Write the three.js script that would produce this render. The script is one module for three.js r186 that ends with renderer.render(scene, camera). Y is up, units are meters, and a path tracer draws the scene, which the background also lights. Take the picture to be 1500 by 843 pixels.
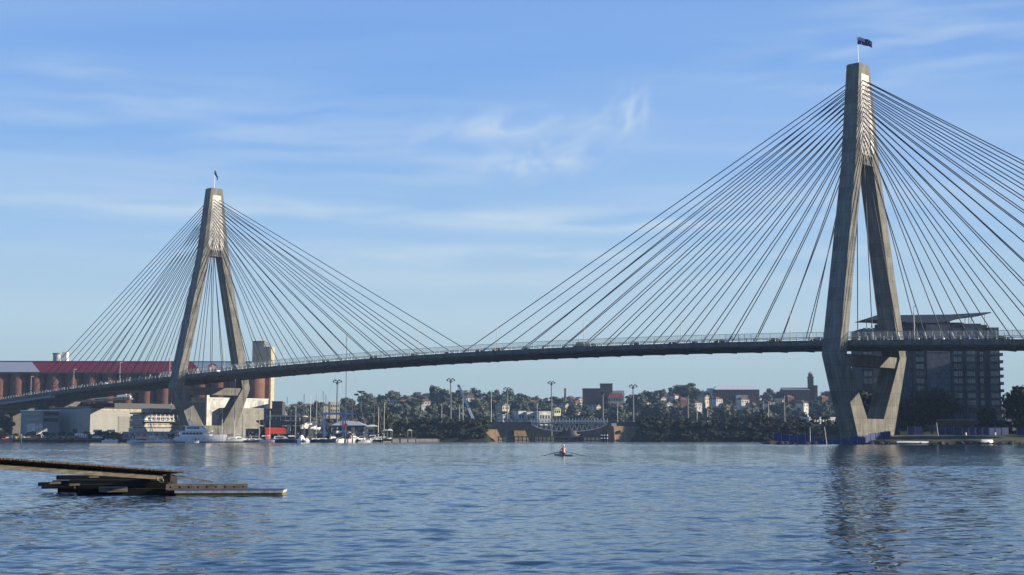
import * as THREE from 'three';
import { mergeGeometries } from 'three/addons/utils/BufferGeometryUtils.js';
import { MarchingCubes } from 'three/addons/objects/MarchingCubes.js';

// ---------------------------------------------------------------- camera, sky, sun, exposure
const FPX = 2138.4, PITCH = 0.103, EYE = 1.8;                  // focal length in photograph pixels, upward tilt, eye height over the water
const scene = new THREE.Scene();
const camera = new THREE.PerspectiveCamera(2 * Math.atan(421.5 / FPX) * 180 / Math.PI, 1500 / 843, 0.5, 9000);
camera.position.set(0, EYE, 0);
camera.rotation.set(PITCH, 0, 0);
scene.add(camera);
const renderer = new THREE.WebGLRenderer({ antialias: true });
renderer.toneMapping = THREE.LinearToneMapping;
renderer.toneMappingExposure = 1.75;
renderer.shadowMap.enabled = true;

const SUN_DIR = new THREE.Vector3(0.9976, 0.318, 0.07).normalize();
const sun = new THREE.DirectionalLight(new THREE.Color().setRGB(1.0, 0.87, 0.68), 5.0);
sun.position.copy(SUN_DIR).multiplyScalar(1500).add(new THREE.Vector3(0, 0, -600));
sun.target.position.set(0, 0, -600);
sun.castShadow = true;
Object.assign(sun.shadow.camera, { left: -700, right: 700, top: 500, bottom: -500, near: 10, far: 4000 });
sun.shadow.mapSize.set(4096, 4096);
sun.shadow.radius = 1.2;
scene.add(sun, sun.target);
scene.fog = new THREE.FogExp2(new THREE.Color().setRGB(.46, .68, 1), 0.00009);     // thin morning haze

// small seeded tools
function rng(a) { return () => { a |= 0; a = a + 0x6D2B79F5 | 0; let t = Math.imul(a ^ a >>> 15, 1 | a); t = t + Math.imul(t ^ t >>> 7, 61 | t) ^ t; return ((t ^ t >>> 14) >>> 0) / 4294967296; }; }
const PERM = (() => { const r = rng(77), p = new Float32Array(65536); for (let i = 0; i < 65536; i++) p[i] = r(); return p; })();
const hash2 = (x, y, w) => PERM[((w ? ((x % w) + w) % w : x & 255) * 251 + (w ? ((y % w) + w) % w : y & 255) * 257 + ((x * 7) & 0)) & 65535];
function vnoise(x, y, wrap) {                                      // value noise 0..1, optionally tiling
  const xi = Math.floor(x), yi = Math.floor(y); let u = x - xi, v = y - yi; u = u * u * (3 - 2 * u); v = v * v * (3 - 2 * v);
  const a = hash2(xi, yi, wrap), b = hash2(xi + 1, yi, wrap), c = hash2(xi, yi + 1, wrap), d = hash2(xi + 1, yi + 1, wrap);
  return a + (b - a) * u + (c - a) * v + (a - b - c + d) * u * v;
}
function fbm(x, y, o, wrap) { let s = 0, a = 0.5, n = 0; for (let i = 0; i < o; i++) { s += a * vnoise(x, y, wrap); n += a; x = x * 2 + (wrap ? 0 : 17.3); y = y * 2 + (wrap ? 0 : 9.1); if (wrap) wrap *= 2; a *= 0.5; } return s / n; }
const clamp = (x, a = 0, b = 1) => Math.min(b, Math.max(a, x));
const smooth = (a, b, x) => { const t = clamp((x - a) / (b - a)); return t * t * (3 - 2 * t); };
const lerp = (a, b, t) => a + (b - a) * t;

// sky: one gradient by height over the horizon, with thin cirrus
{
  const W = 4096, H = 2048, data = new Float32Array(W * H * 4), D = Math.PI / 180;
  const stops = [[0, .43, .55, .565], [2, .435, .57, .60], [4.5, .47, .64, .755], [8, .345, .56, .83], [12, .235, .45, .845], [17, .172, .372, .80], [30, .105, .255, .65], [60, .055, .16, .46], [90, .045, .135, .41]];
  const wisps = [                                                  // azimuth, height, half width, half height (degrees), strength, slope of the streaks
    [4.75, 12.7, 0.75, 0.75, .55, .9], [3.3, 12.3, 1.1, 0.6, .36, .36], [1.3, 10.9, 2.4, 0.6, .62, .3], [-.6, 12.2, 2.8, 0.6, .44, .3], [-3.2, 10.5, 3.4, 0.9, .18, .2],
    [0, 8.65, 13, 0.42, .58, -.03], [2.5, 8.3, 5, 0.3, .32, -.05], [1.5, 7.15, 12, 0.42, .66, -.02], [-6, 6.5, 9, 0.5, .2, 0], [5, 5.9, 12, 0.5, .25, 0], [-14, 8.9, 8, 0.5, .25, .02], [-15, 12.8, 7, 1.3, .2, .06], [-9, 11.4, 9, 1.4, .2, .06], [14.5, 14.3, 7, 1.2, .30, .16], [17, 16.2, 5, 1.2, .3, .2],
    [-17, 13.9, 2.2, .5, .12, .1], [10, 9.2, 6, .5, .25, .05], [15, 7.6, 8, .7, .25, .03],
  ];
  const put = (i, c) => { data[i] = c[0]; data[i + 1] = c[1]; data[i + 2] = c[2]; data[i + 3] = 1; };
  for (let j = 0; j < H; j++) {
    const el = (j + 0.5) / H * 180 - 90;
    if (el < 0) { for (let i = 0; i < W; i++) put((j * W + i) * 4, [.04, .07, .10]); continue; }
    let k = 0; while (k < stops.length - 2 && el > stops[k + 1][0]) k++;
    const A = stops[k], B = stops[k + 1]; let t = clamp((el - A[0]) / (B[0] - A[0])); 
    const base = [lerp(A[1], B[1], t), lerp(A[2], B[2], t), lerp(A[3], B[3], t)];
    const white = [.62 - .12 * smooth(10, 0, el), .74 - .1 * smooth(10, 0, el), .86 - .14 * smooth(10, 0, el)];
    const y = Math.sin(el * D), r = Math.cos(el * D);
    for (let i = 0; i < W; i++) {
      const phi = ((i + 0.5) / W - 0.5) * 2 * Math.PI, x = Math.cos(phi) * r, z = Math.sin(phi) * r;
      const az = Math.atan2(x, -z) / D;                            // 0 straight ahead, positive to the right
      const px = x / (y + 0.10), pz = z / (y + 0.10);
      let c = Math.pow(clamp(fbm(px * .35 + pz * .12 + 30, pz * 2.2 - px * .22 + 60, 4) * 1.7 - .62), 1.2) * .24;
      c += smooth(0.42, 0.75, fbm(az * .045 + 9, el * .95 + az * .03 + 5, 4)) * .22 * smooth(1.5, 5, el) * smooth(16, 9, el);
      if (Math.abs(az) < 26 && el < 20) for (const w of wisps) {
        const dx = (az - w[0]) / w[2], dy = (el - w[1] - w[5] * (az - w[0]) * .35) / w[3];
        const g = Math.exp(-dx * dx - dy * dy); if (g < .02) continue;
        const s = w[5], n = s > .4 ? fbm((az - el * .35) * 2.6 + fbm(az * .9, el * .8, 2) * 2.5 + 40, (el + az * .5) * .9 + 11, 5) : s > .25 ? fbm(az * .9 + fbm(az * .6, el * .9, 2) * 1.6 + 40, el * 1.7 - az * .5 + 11, 5) : fbm(az * .22 + 40, el * 2.4 - az * .05 + fbm(az * .3, el * .7, 2) * 1.2 + 11, 4);
        c += w[4] * g * smooth(.25, .75, n) * 1.15;
      }
      c = clamp(c, 0, .85);
      put((j * W + i) * 4, [lerp(base[0], white[0], c) / 1.75, lerp(base[1], white[1], c) / 1.75, lerp(base[2], white[2], c) / 1.75]);
    }
  }
  const sky = new THREE.DataTexture(data, W, H, THREE.RGBAFormat, THREE.FloatType);
  sky.mapping = THREE.EquirectangularReflectionMapping; sky.magFilter = THREE.LinearFilter; sky.minFilter = THREE.LinearFilter; sky.needsUpdate = true;
  scene.background = sky; scene.environment = sky;
}
console.log('sky');

// ---------------------------------------------------------------- placing
const cp = Math.cos(PITCH), sp = Math.sin(PITCH);
function P(px, py, Z) {                                            // the point at depth Z seen at a photograph pixel
  const u = (421.5 - py) / FPX, x = (px - 750) / FPX, t = Z / (cp - u * sp);
  return new THREE.Vector3(x * t, EYE + t * (sp + u * cp), -Z);
}
function onGround(px, Z, y) { return new THREE.Vector3((px - 750) / FPX * (Z * cp + (y - EYE) * sp), y, -Z); }
const hAt = (py, Z) => P(750, py, Z).y;
const TURN = -0.7432;                                              // the bridge's axis; its local x runs along the deck, its local z across towards this shore
const TW = new THREE.Vector3(-143.3, 0, -693.26), SPAN = 345.77;
const AX = new THREE.Vector3(Math.cos(TURN), 0, -Math.sin(TURN)), NX = new THREE.Vector3(Math.sin(TURN), 0, Math.cos(TURN));

// ---------------------------------------------------------------- geometry helpers
const V = (x, y, z) => new THREE.Vector3(x, y, z);
const uvDone = new WeakMap();
function uvMetres(src) { if (!uvDone.has(src)) { const o = uvBox(src); uvDone.set(src, o); uvDone.set(o, o); } return uvDone.get(src); }
function uvBox(g) {                                             // box-projected uv in metres
  g = g.index ? g.toNonIndexed() : g;
  if (!g.attributes.normal) g.computeVertexNormals();
  const p = g.attributes.position, uv = new Float32Array(p.count * 2), a = V(0, 0, 0), b = V(0, 0, 0), c = V(0, 0, 0), n = V(0, 0, 0);
  for (let i = 0; i < p.count; i += 3) {
    a.fromBufferAttribute(p, i); b.fromBufferAttribute(p, i + 1); c.fromBufferAttribute(p, i + 2);
    n.copy(b).sub(a).cross(c.clone().sub(a));
    const ax = Math.abs(n.x), ay = Math.abs(n.y), az = Math.abs(n.z);
    [a, b, c].forEach((v, k) => { const q = ay > ax && ay > az ? [v.x, v.z] : ax > az ? [v.z, v.y] : [v.x, v.y]; uv[(i + k) * 2] = q[0]; uv[(i + k) * 2 + 1] = q[1]; });
  }
  g.setAttribute('uv', new THREE.BufferAttribute(uv, 2));
  return g;
}
function bare(g) { const h = g.index ? g.toNonIndexed() : g; for (const k of Object.keys(h.attributes)) if (!['position', 'normal'].includes(k)) h.deleteAttribute(k); return h; }
function merge(list) { return list.length === 1 ? bare(list[0]) : mergeGeometries(list.map(bare)); }
function box(w, h, d, x = 0, y = 0, z = 0, ry = 0, rz = 0, rx = 0) {
  const g = new THREE.BoxGeometry(w, h, d);
  if (rx) g.rotateX(rx); if (rz) g.rotateZ(rz); if (ry) g.rotateY(ry);
  return g.translate(x, y, z);
}
const boxUp = (w, h, d, x, y, z) => box(w, h, d, x, y + h / 2, z);
function cyl(r0, r1, h, x, y, z, n = 10) { return new THREE.CylinderGeometry(r1, r0, h, n).translate(x, y + h / 2, z); }
function rod(a, b, r, n = 6, r2 = r) {
  const d = b.clone().sub(a), g = new THREE.CylinderGeometry(r2, r, d.length(), n);
  g.applyQuaternion(new THREE.Quaternion().setFromUnitVectors(V(0, 1, 0), d.normalize()));
  return g.translate((a.x + b.x) / 2, (a.y + b.y) / 2, (a.z + b.z) / 2);
}
function bar(a, b, w, h) {                                         // a rectangular bar, w across, h upright
  const d = b.clone().sub(a), l = d.length(), m = new THREE.Matrix4(), x = d.clone().normalize();
  const z = V(0, 1, 0).cross(x).lengthSq() < 1e-6 ? V(0, 0, 1) : V(0, 1, 0).cross(x).normalize().negate(), y = z.clone().cross(x).normalize();
  m.makeBasis(x, y, x.clone().cross(y));
  return new THREE.BoxGeometry(l, h, w).applyMatrix4(m).translate((a.x + b.x) / 2, (a.y + b.y) / 2, (a.z + b.z) / 2);
}
function extrude(pts, depth, bevel = 0) {                          // a profile in x, y with its thickness along z, centred
  const s = new THREE.Shape(pts.map((p) => new THREE.Vector2(p[0], p[1])));
  return new THREE.ExtrudeGeometry(s, { depth: depth - 2 * bevel, bevelEnabled: bevel > 0, bevelThickness: bevel, bevelSize: bevel, bevelSegments: 1, steps: 1 }).translate(0, 0, -depth / 2 + bevel);
}
function loft(levels) {                                            // closed loops of points, each the same length, capped
  const pos = [], q = (a, b, c, d) => pos.push(a, b, c, a, c, d);
  for (let i = 0; i + 1 < levels.length; i++) { const A = levels[i], B = levels[i + 1], n = A.length; for (let k = 0; k < n; k++) q(A[k], A[(k + 1) % n], B[(k + 1) % n], B[k]); }
  const cap = (L, flip) => { for (let k = 1; k + 1 < L.length; k++) flip ? pos.push(L[0], L[k + 1], L[k]) : pos.push(L[0], L[k], L[k + 1]); };
  cap(levels[0], true); cap(levels[levels.length - 1], false);
  const g = new THREE.BufferGeometry();
  g.setAttribute('position', new THREE.Float32BufferAttribute(pos.flatMap((v) => [v.x, v.y, v.z]), 3));
  g.computeVertexNormals();
  return g;
}

// ---------------------------------------------------------------- naming
const taken = new Map();
function numbered(n) { const k = taken.get(n) ?? 0; taken.set(n, k + 1); return k ? `${n}_${String(k).padStart(3, '0')}` : n; }
function shade(o) { o.traverse((m) => { if (m.isMesh) { m.castShadow = true; m.receiveShadow = true; } }); }
function mesh(name, geo, mat, parent, label) {
  const g = Array.isArray(geo) ? merge(geo) : geo;
  const m = new THREE.Mesh(mat.userData.metres ? uvMetres(g) : g, mat);
  m.name = parent ? name : numbered(name); (parent ?? scene).add(m); m.castShadow = m.receiveShadow = true;
  if (label) m.userData.label = label;
  return m;
}
function grp(name, parent, pos) { const g = new THREE.Group(); g.name = name; parent.add(g); if (pos) g.position.copy(pos); return g; }
function tag(o, label, category, group) { o.userData.label = label; o.userData.category = category; if (group) o.userData.group = group; return o; }
function thing(name, label, category, pos, turn = 0, group) {
  const o = new THREE.Group(); o.name = numbered(name); scene.add(o); o.position.copy(pos); o.rotation.y = turn;
  return tag(o, label, category, group);
}
function copy(src, base, pos, turn, label, scale = 1) {
  const c = src.clone(); c.name = numbered(base); scene.add(c); c.position.copy(pos); c.rotation.y = turn;
  c.userData = { ...src.userData }; if (label) c.userData.label = label;
  c.scale.setScalar(scale);
  return c;
}
function setting(name, geo, mat) { const m = mesh(name, geo, mat); m.userData.kind = 'structure'; return m; }

// ---------------------------------------------------------------- materials
function tex(n, fn, srgb = true) {
  const d = new Uint8Array(n * n * 4);
  for (let j = 0; j < n; j++) for (let i = 0; i < n; i++) { const c = fn(i / n, j / n, i, j), k = (j * n + i) * 4, a = Array.isArray(c) ? c : [c, c, c]; for (let q = 0; q < 3; q++) d[k + q] = clamp(a[q]) * 255; d[k + 3] = 255; }
  const t = new THREE.DataTexture(d, n, n); t.wrapS = t.wrapT = THREE.RepeatWrapping; t.magFilter = t.minFilter = THREE.LinearFilter;
  if (srgb) t.colorSpace = THREE.SRGBColorSpace; t.needsUpdate = true; return t;
}
function rep(t, metres, metresV = metres) { const c = t.clone(); c.repeat.set(1 / metres, 1 / metresV); c.needsUpdate = true; return c; }
function canvasTex(w, h, draw) {
  const c = document.createElement('canvas'); c.width = w; c.height = h; draw(c.getContext('2d'), w, h);
  const t = new THREE.CanvasTexture(c); t.colorSpace = THREE.SRGBColorSpace; return t;
}
const rgb = (r, g, b) => new THREE.Color().setRGB(r, g, b);
function mat(r, g, b, rough = .85, more = {}) { const m = new THREE.MeshStandardMaterial({ color: rgb(r, g, b), roughness: rough, ...more }); if (m.map || m.bumpMap) m.userData.metres = true; return m; }
const grime = tex(512, (u, v) => .80 + .34 * (fbm(u * 8, v * 8, 5, 8) - .5) + .16 * (vnoise(u * 128, v * 128, 128) - .5) + .16 * (fbm(u * 32, v * 4, 3, 32) - .5));
const formed = tex(512, (u, v) => {                                // board-marked concrete lifts: a joint line, streaked stains, mottling
  const lift = v * 4, f = lift - Math.floor(lift), tone = .05 * (hash2(Math.floor(lift), 3, 4) - .5);
  const joint = f < .028 || f > .99 ? -.15 : 0;
  return .80 + tone * 1.6 + joint + .30 * (fbm(u * 6, v * 6, 5, 6) - .5) + .28 * (fbm(u * 40, v * 3, 3, 40) - .5) + .10 * (vnoise(u * 170, v * 170, 170) - .5);
});
const ribbed = tex(256, (u, v) => .84 + .10 * Math.cos(u * 64 * Math.PI) * .5 + .12 * (fbm(u * 6, v * 6, 4, 6) - .5));
const blockwork = tex(512, (u, v) => { const row = Math.floor(v * 16), fy = v * 16 - row, uu = u * 8 + (row & 1) * .5, fx = uu - Math.floor(uu); return (fy < .06 || fx < .03 ? .66 : .80 + .12 * (hash2(Math.floor(uu), row, 64) - .5)) + .2 * (fbm(u * 5, v * 5, 4, 5) - .5); });
const grain = tex(512, (u, v) => .72 + .5 * (fbm(u * 3, v * 40, 4, 40) - .5) + .25 * (vnoise(u * 10, v * 160, 160) - .5));
const M = {
  concrete: mat(.212, .209, .184, .9, { map: rep(formed, 16), bumpMap: rep(formed, 16), bumpScale: .02 }),
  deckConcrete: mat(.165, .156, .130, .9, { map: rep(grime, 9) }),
  panelWhite: mat(.62, .605, .57, .55, { map: rep(grime, 7) }),
  cable: mat(.014, .014, .016, .6),
  asphalt: mat(.05, .05, .052, .95),
  steelPale: mat(.48, .47, .43, .5, { metalness: .25 }),
  steelGrey: mat(.22, .23, .24, .55, { metalness: .4 }),
  steelDark: mat(.05, .052, .058, .5, { metalness: .3 }),
  white: mat(.76, .76, .74, .45), whiteMatt: mat(.70, .69, .655, .8, { map: rep(grime, 12) }),
  greyWall: mat(.44, .44, .415, .85, { map: rep(ribbed, 6) }), greyBlue: mat(.26, .29, .33, .7, { map: rep(ribbed, 8) }),
  block: mat(.36, .345, .30, .92, { map: rep(blockwork, 6.4, 6.4) }),
  darkRoof: mat(.045, .048, .052, .7), black: mat(.02, .02, .022, .6), rubber: mat(.025, .025, .025, .9),
  glass: new THREE.MeshPhysicalMaterial({ color: rgb(.03, .04, .05), roughness: .06, metalness: 0, ior: 1.5 }),
  glassBlue: new THREE.MeshPhysicalMaterial({ color: rgb(.05, .07, .09), roughness: .1, ior: 1.6 }),
  blueHull: mat(.02, .03, .07, .25), blue: mat(.02, .065, .26, .5), tarpBlue: mat(.010, .030, .15, .75), red: mat(.62, .07, .045, .6), orange: mat(.6, .17, .05, .6),
  timber: mat(.17, .13, .085, .9, { map: rep(grain, 2) }), timberDark: mat(.02, .017, .014, .85, { map: rep(grain, 2) }), timberGrey: mat(.21, .185, .14, .9, { map: rep(grain, 1.5) }),
  stone: mat(.36, .245, .135, .95, { map: rep(grime, 6) }), rust: mat(.10, .052, .03, .95, { map: rep(grime, 1) }),
  terracotta: mat(.235, .108, .07, .85, { map: rep(grime, 14) }), maroon: mat(.22, .045, .035, .85, { map: rep(grime, 14) }), cream: mat(.62, .55, .40, .85, { map: rep(grime, 10) }),
  brick: mat(.13, .058, .042, .9, { map: rep(grime, 8) }), brickDark: mat(.075, .042, .038, .9, { map: rep(grime, 8) }), roofTile: mat(.13, .06, .042, .9), roofGrey: mat(.16, .16, .17, .8), roofPale: mat(.52, .53, .54, .6),
  bark: mat(.085, .07, .055, .95), skin: mat(.45, .25, .17, .6),
  flood: mat(.14, .135, .13, .6, { metalness: .3 }),
};

// ---------------------------------------------------------------- water
const waterLevel = 0;
{
  const r = rng(5), waves = [];
  for (let i = 0; i < 96; i++) {                                   // wind from the far left: crests run mostly across the view
    const len = .24 * Math.pow(14, Math.pow(r(), 1.4)), k = 2 * Math.PI / len, a = -Math.PI / 2 + .35 + (r() + r() + r() - 1.5) * 1.05;
    waves.push({ kx: k * Math.cos(a), kz: k * Math.sin(a), a: len * .0023 * (.5 + r()) * (len > 1.9 ? .35 : 1.05), ph: r() * 6.283, len });
  }
  const zs = []; for (let Z = 6; Z < 1250;) { zs.push(Z); Z += Z < 500 ? clamp(.42 * Z * Z / 2628, .07, Z < 95 ? .15 : .46) : clamp((Z - 499) * .06, .43, 40); }
  const C = 410, R = zs.length, pos = new Float32Array(R * (C + 1) * 3), uv = new Float32Array(R * (C + 1) * 2), idx = new Uint32Array((R - 1) * C * 6); let ip = 0, iu = 0, ii = 0;
  zs.forEach((Z, j) => {
    const dz = (zs[j + 1] ?? Z + 40) - Z, half = 10 + Z * (Z < 520 ? .42 : .42 + (Z - 520) * .0004), dx = 2 * half / C;
    const on = waves.map((w) => [w, w.a * smooth(2.5, 1.2, Math.max(Math.abs(w.kz) * dz, Math.abs(w.kx) * dx * .8))]).filter((q) => q[1] > 1e-5);   // waves too short for the grid here are left to the ripple map
    for (let i = 0; i <= C; i++) {
      const x = (i / C * 2 - 1) * half, gust = (.6 + .75 * smooth(.28, .72, fbm(x * .02 + 7, Z * .016 + 3, 3))) * lerp(1, .35, smooth(440, 540, Z)) * lerp(.74, 1.28, smooth(18, 120, Z)); let y = 0;
      for (const [w, a] of on) y += a * Math.sin(w.kx * x + w.kz * Z + w.ph);
      pos[ip++] = x; pos[ip++] = y * gust; pos[ip++] = -Z; uv[iu++] = x; uv[iu++] = Z;
    }
    if (j) for (let i = 0; i < C; i++) { const a = (j - 1) * (C + 1) + i, b = j * (C + 1) + i; idx[ii++] = a; idx[ii++] = a + 1; idx[ii++] = b; idx[ii++] = a + 1; idx[ii++] = b + 1; idx[ii++] = b; }
  });
  const g = new THREE.BufferGeometry();
  g.setAttribute('position', new THREE.BufferAttribute(pos, 3)); g.setAttribute('uv', new THREE.BufferAttribute(uv, 2)); g.setIndex(new THREE.BufferAttribute(idx, 1)); g.computeVertexNormals();
  // fine ripples: a tiling sum of waves
  const N = 1024, tile = 12.8, fine = [], q = rng(9);
  for (let i = 0; i < 56; i++) { const L = .12 * Math.pow(6, q()), a = -Math.PI / 2 + .3 + (q() + q() + q() - 1.5) * 1.5, m = Math.round(tile / L * Math.cos(a)), n = Math.round(tile / L * Math.sin(a)); fine.push([m, n, L * (.5 + q()), q() * 6.283]); }
  const hs = new Float32Array(N * N), tab = new Float32Array(4096); for (let i = 0; i < 4096; i++) tab[i] = Math.sin(i / 4096 * 2 * Math.PI);
  for (let j = 0; j < N; j++) for (let i = 0; i < N; i++) { let s = 0; for (const w of fine) s += w[2] * tab[(((w[0] * i + w[1] * j) * 4 + w[3] * 652 | 0) % 4096 + 4096) % 4096]; hs[j * N + i] = s; }
  const d = new Float32Array(N * N * 4), px = tile / N, steep = 0.0015;
  for (let j = 0; j < N; j++) for (let i = 0; i < N; i++) {
    const dx = (hs[j * N + (i + 1) % N] - hs[j * N + (i + N - 1) % N]) / (2 * px) * steep, dy = (hs[((j + 1) % N) * N + i] - hs[((j + N - 1) % N) * N + i]) / (2 * px) * steep, l = Math.hypot(dx, dy, 1), k = (j * N + i) * 4;
    d[k] = -dx / l * .5 + .5; d[k + 1] = -dy / l * .5 + .5; d[k + 2] = .5 / l + .5; d[k + 3] = 1;
  }
  const ripple = new THREE.DataTexture(d, N, N, THREE.RGBAFormat, THREE.FloatType); ripple.wrapS = ripple.wrapT = THREE.RepeatWrapping; ripple.magFilter = ripple.minFilter = THREE.LinearFilter; ripple.needsUpdate = true;
  ripple.repeat.set(1 / tile, 1 / tile);
  const wm = new THREE.MeshPhysicalMaterial({ color: rgb(.008, .030, .060), roughness: .06, ior: 1.333, normalMap: ripple, normalScale: new THREE.Vector2(1, 1) });
  const w = setting('water', g, wm);
}
console.log('water');

// ---------------------------------------------------------------- cable-stayed bridge
const deckTop = (s) => { const d = s - 190; return 34.5 - d * d * (d < 0 ? 9.0e-5 : 1.1e-4); };
const bridge = thing('cable_stayed_bridge', 'long concrete cable-stayed road bridge with two A-shaped pylons over the water', 'bridge', TW, TURN);
const at3 = (s, y, n) => bridge.localToWorld(V(s, y, n));
bridge.updateMatrixWorld(true);
{
  const S0 = -330, S1 = 470;
  // deck slab, edge beams and cross beams
  const deck = grp('deck', bridge);
  const strip = (profile, s0, s1, step) => {                       // a closed n,y profile swept along the crest curve
    const lv = []; for (let s = s0; s <= s1 + 1e-6; s += step) { const t = deckTop(s); lv.push(profile.map(([n, y]) => V(s, t + y, n))); }
    return loft(lv);
  };
  mesh('deck_slab', strip([[-15.2, -.55], [-15.2, -.3], [15.2, -.3], [15.2, -.55], [10, -.75], [-10, -.75]], S0, S1, 10), M.asphalt, deck);
  for (const k of [1, -1]) {
    const pr = [[15.6, 0], [14.9, 0], [14.9, -.5], [13.3, -.9], [13.3, -2.05], [14.7, -2.05], [15.75, -1.55]].map(([n, y]) => [n * k, y]);
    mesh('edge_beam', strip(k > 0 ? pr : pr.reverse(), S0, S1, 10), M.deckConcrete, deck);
  }
  const rib = new THREE.BoxGeometry(.55, 1.5, 26.5);
  uvMetres(rib);
  const ribSpots = []; for (let k = 0; k < 17; k++) { ribSpots.push(SPAN / 2 + 2.4 + 10.3 * k, SPAN / 2 - 2.4 - 10.3 * k); } for (let k = 1; k < 12; k++) ribSpots.push(SPAN + 2 + 10.3 * k, -2 - 10.3 * k);
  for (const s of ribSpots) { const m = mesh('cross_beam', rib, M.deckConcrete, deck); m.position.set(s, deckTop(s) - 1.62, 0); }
  // haunched girder and pedestrian ramp under the western side span
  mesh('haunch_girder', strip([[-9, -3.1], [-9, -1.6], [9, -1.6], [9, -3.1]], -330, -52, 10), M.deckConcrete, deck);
  mesh('soffit_walkway', bar(V(-205, deckTop(-205) - 2.4, 17.4), V(-112, deckTop(-112) - 2.9, 17.4), 2.6, 1.1), M.greyBlue, deck, 'pale blue-grey walkway box under the deck edge');
  // screen fence on the near edge
  const fence = grp('screen_fence', bridge), step = 2.42;
  const post = new THREE.BoxGeometry(.09, 2.5, .12), panel = new THREE.BoxGeometry(step - .12, 2.1, .02), shortPost = new THREE.BoxGeometry(.16, 1.15, .2);
  const veil = new THREE.MeshPhysicalMaterial({ color: rgb(.86, .885, .885), roughness: .12, transmission: .97, thickness: 0, ior: 1.3 });
  for (let i = 0; i < 182; i++) {
    const s = -18 + i * step, t = deckTop(s), sl = Math.atan((deckTop(s + step) - t) / step);
    const p = mesh('fence_post', post, M.steelGrey, fence); p.position.set(s, t + 1.25, 15.45); 
    const q = mesh('fence_panel', panel, veil, fence); q.position.set(s + step / 2, deckTop(s + step / 2) + 1.42, 15.45); q.rotation.z = sl;
  }
  mesh('top_rail', strip([[15.38, 2.48], [15.38, 2.58], [15.52, 2.58], [15.52, 2.48]], -18, 422, 10), M.steelGrey, fence);
  const barrier = grp('traffic_barrier', bridge);
  for (let i = 0; i < 232; i++) { const s = -208 + i * 2.72, p = mesh('barrier_post', shortPost, M.steelPale, barrier); p.position.set(s, deckTop(s) + .58, 15.1); p.rotation.z = s < -15 ? -.12 : 0; }
  for (const [n, y] of [[15.0, .55], [15.0, .98], [-15, .55], [-15, 1.0]]) mesh('barrier_rail', strip([[n - .06, y - .09], [n - .06, y + .09], [n + .06, y + .09], [n + .06, y - .09]], S0, S1, 10), M.steelGrey, barrier);
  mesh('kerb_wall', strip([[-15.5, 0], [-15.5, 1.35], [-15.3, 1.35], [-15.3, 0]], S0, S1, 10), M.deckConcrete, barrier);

  // pylons
  const pylon = (s0, kink, label) => {
    const g = grp('pylon', bridge, V(s0, 0, 0)); g.userData.label = label;
    const TOP = 121.2, SPLIT = 88.2;
    const outer = (h) => h >= kink ? lerp(21.2, 3.28, h > SPLIT ? lerp((SPLIT - kink) / (TOP - kink) * 1.16, 1, (h - SPLIT) / (TOP - SPLIT)) : (h - kink) / (TOP - kink) * 1.16) : lerp(10.4, 21.2, h / kink);
    const inner = (h) => h >= kink ? lerp(16.8, 3.4, (h - kink) / (SPLIT - kink)) : lerp(5.2, 16.8, (h - 7.8) / (kink - 7.8));
    const half = (h) => h >= kink ? lerp(3.08, 2.25, (h - kink) / (TOP - kink)) : lerp(3.1, 3.08, h / kink);
    const ring = (h, a, b) => { const t = half(h); return [V(-t, h, a), V(t, h, a), V(t, h, b), V(-t, h, b)]; };
    for (const k of [1, -1]) {
      const hs = [7.8, 14, 20, kink, 34, 42, 50, 58, 66, 74, 82, SPLIT];
      mesh('leg', loft(hs.map((h) => k > 0 ? ring(h, outer(h), inner(h)) : ring(h, -inner(h), -outer(h)))), M.concrete, g);
    }
    mesh('base', loft([0.6, 3, 7.8].map((h) => ring(h, outer(h), -outer(h)))), M.concrete, g);
    mesh('head', loft([SPLIT, 95, 102, 109, 116, TOP - .35].map((h) => ring(h, outer(h), -outer(h)))), M.concrete, g);
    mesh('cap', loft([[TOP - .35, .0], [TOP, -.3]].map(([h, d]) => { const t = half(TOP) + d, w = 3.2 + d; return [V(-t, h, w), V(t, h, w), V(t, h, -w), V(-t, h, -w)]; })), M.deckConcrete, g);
    const cb = grp('crossbeam', g);
    const w = inner(25.5) + .4;
    mesh('beam', box(4.7, 3.5, 2 * w, 0, kink - 1.55, 0), M.concrete, cb);
    // anchorage facing: rows of white panels on both span faces
    const rows = 12;
    for (const f of [1, -1]) for (let i = 0; i < rows; i++) {
      const h0 = 91.2 + i * (117.8 - 91.2) / rows, h1 = h0 + (117.8 - 91.2) / rows - .06;
      const wd = (h) => Math.min(lerp(4.75, 2.35, (h - 91) / 27), 3.2 + (h - 91.2) * .55);
      for (const [u0, u1] of [[-1, -.02], [.02, 1]]) {
        const L = (h) => { const t = half(h) * f, o = .09 * f, a = [V(t - .2 * f, h, wd(h) * u0), V(t - .2 * f, h, wd(h) * u1), V(t + o, h, wd(h) * u1), V(t + o, h, wd(h) * u0)]; return f > 0 ? a.reverse() : a; };
        mesh('white_panel', loft([L(h0), L(h1)]), M.panelWhite, g);
      }
    }
    // stay cables: sixteen in each plane on each side
    const unit = new THREE.CylinderGeometry(1, 1, 1, 7).translate(0, .5, 0);
    const collar = new THREE.CylinderGeometry(.3, .34, 2.2, 8).translate(0, 1.1, 0);
    const mainward = s0 > 100 ? -1 : 1;
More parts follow.
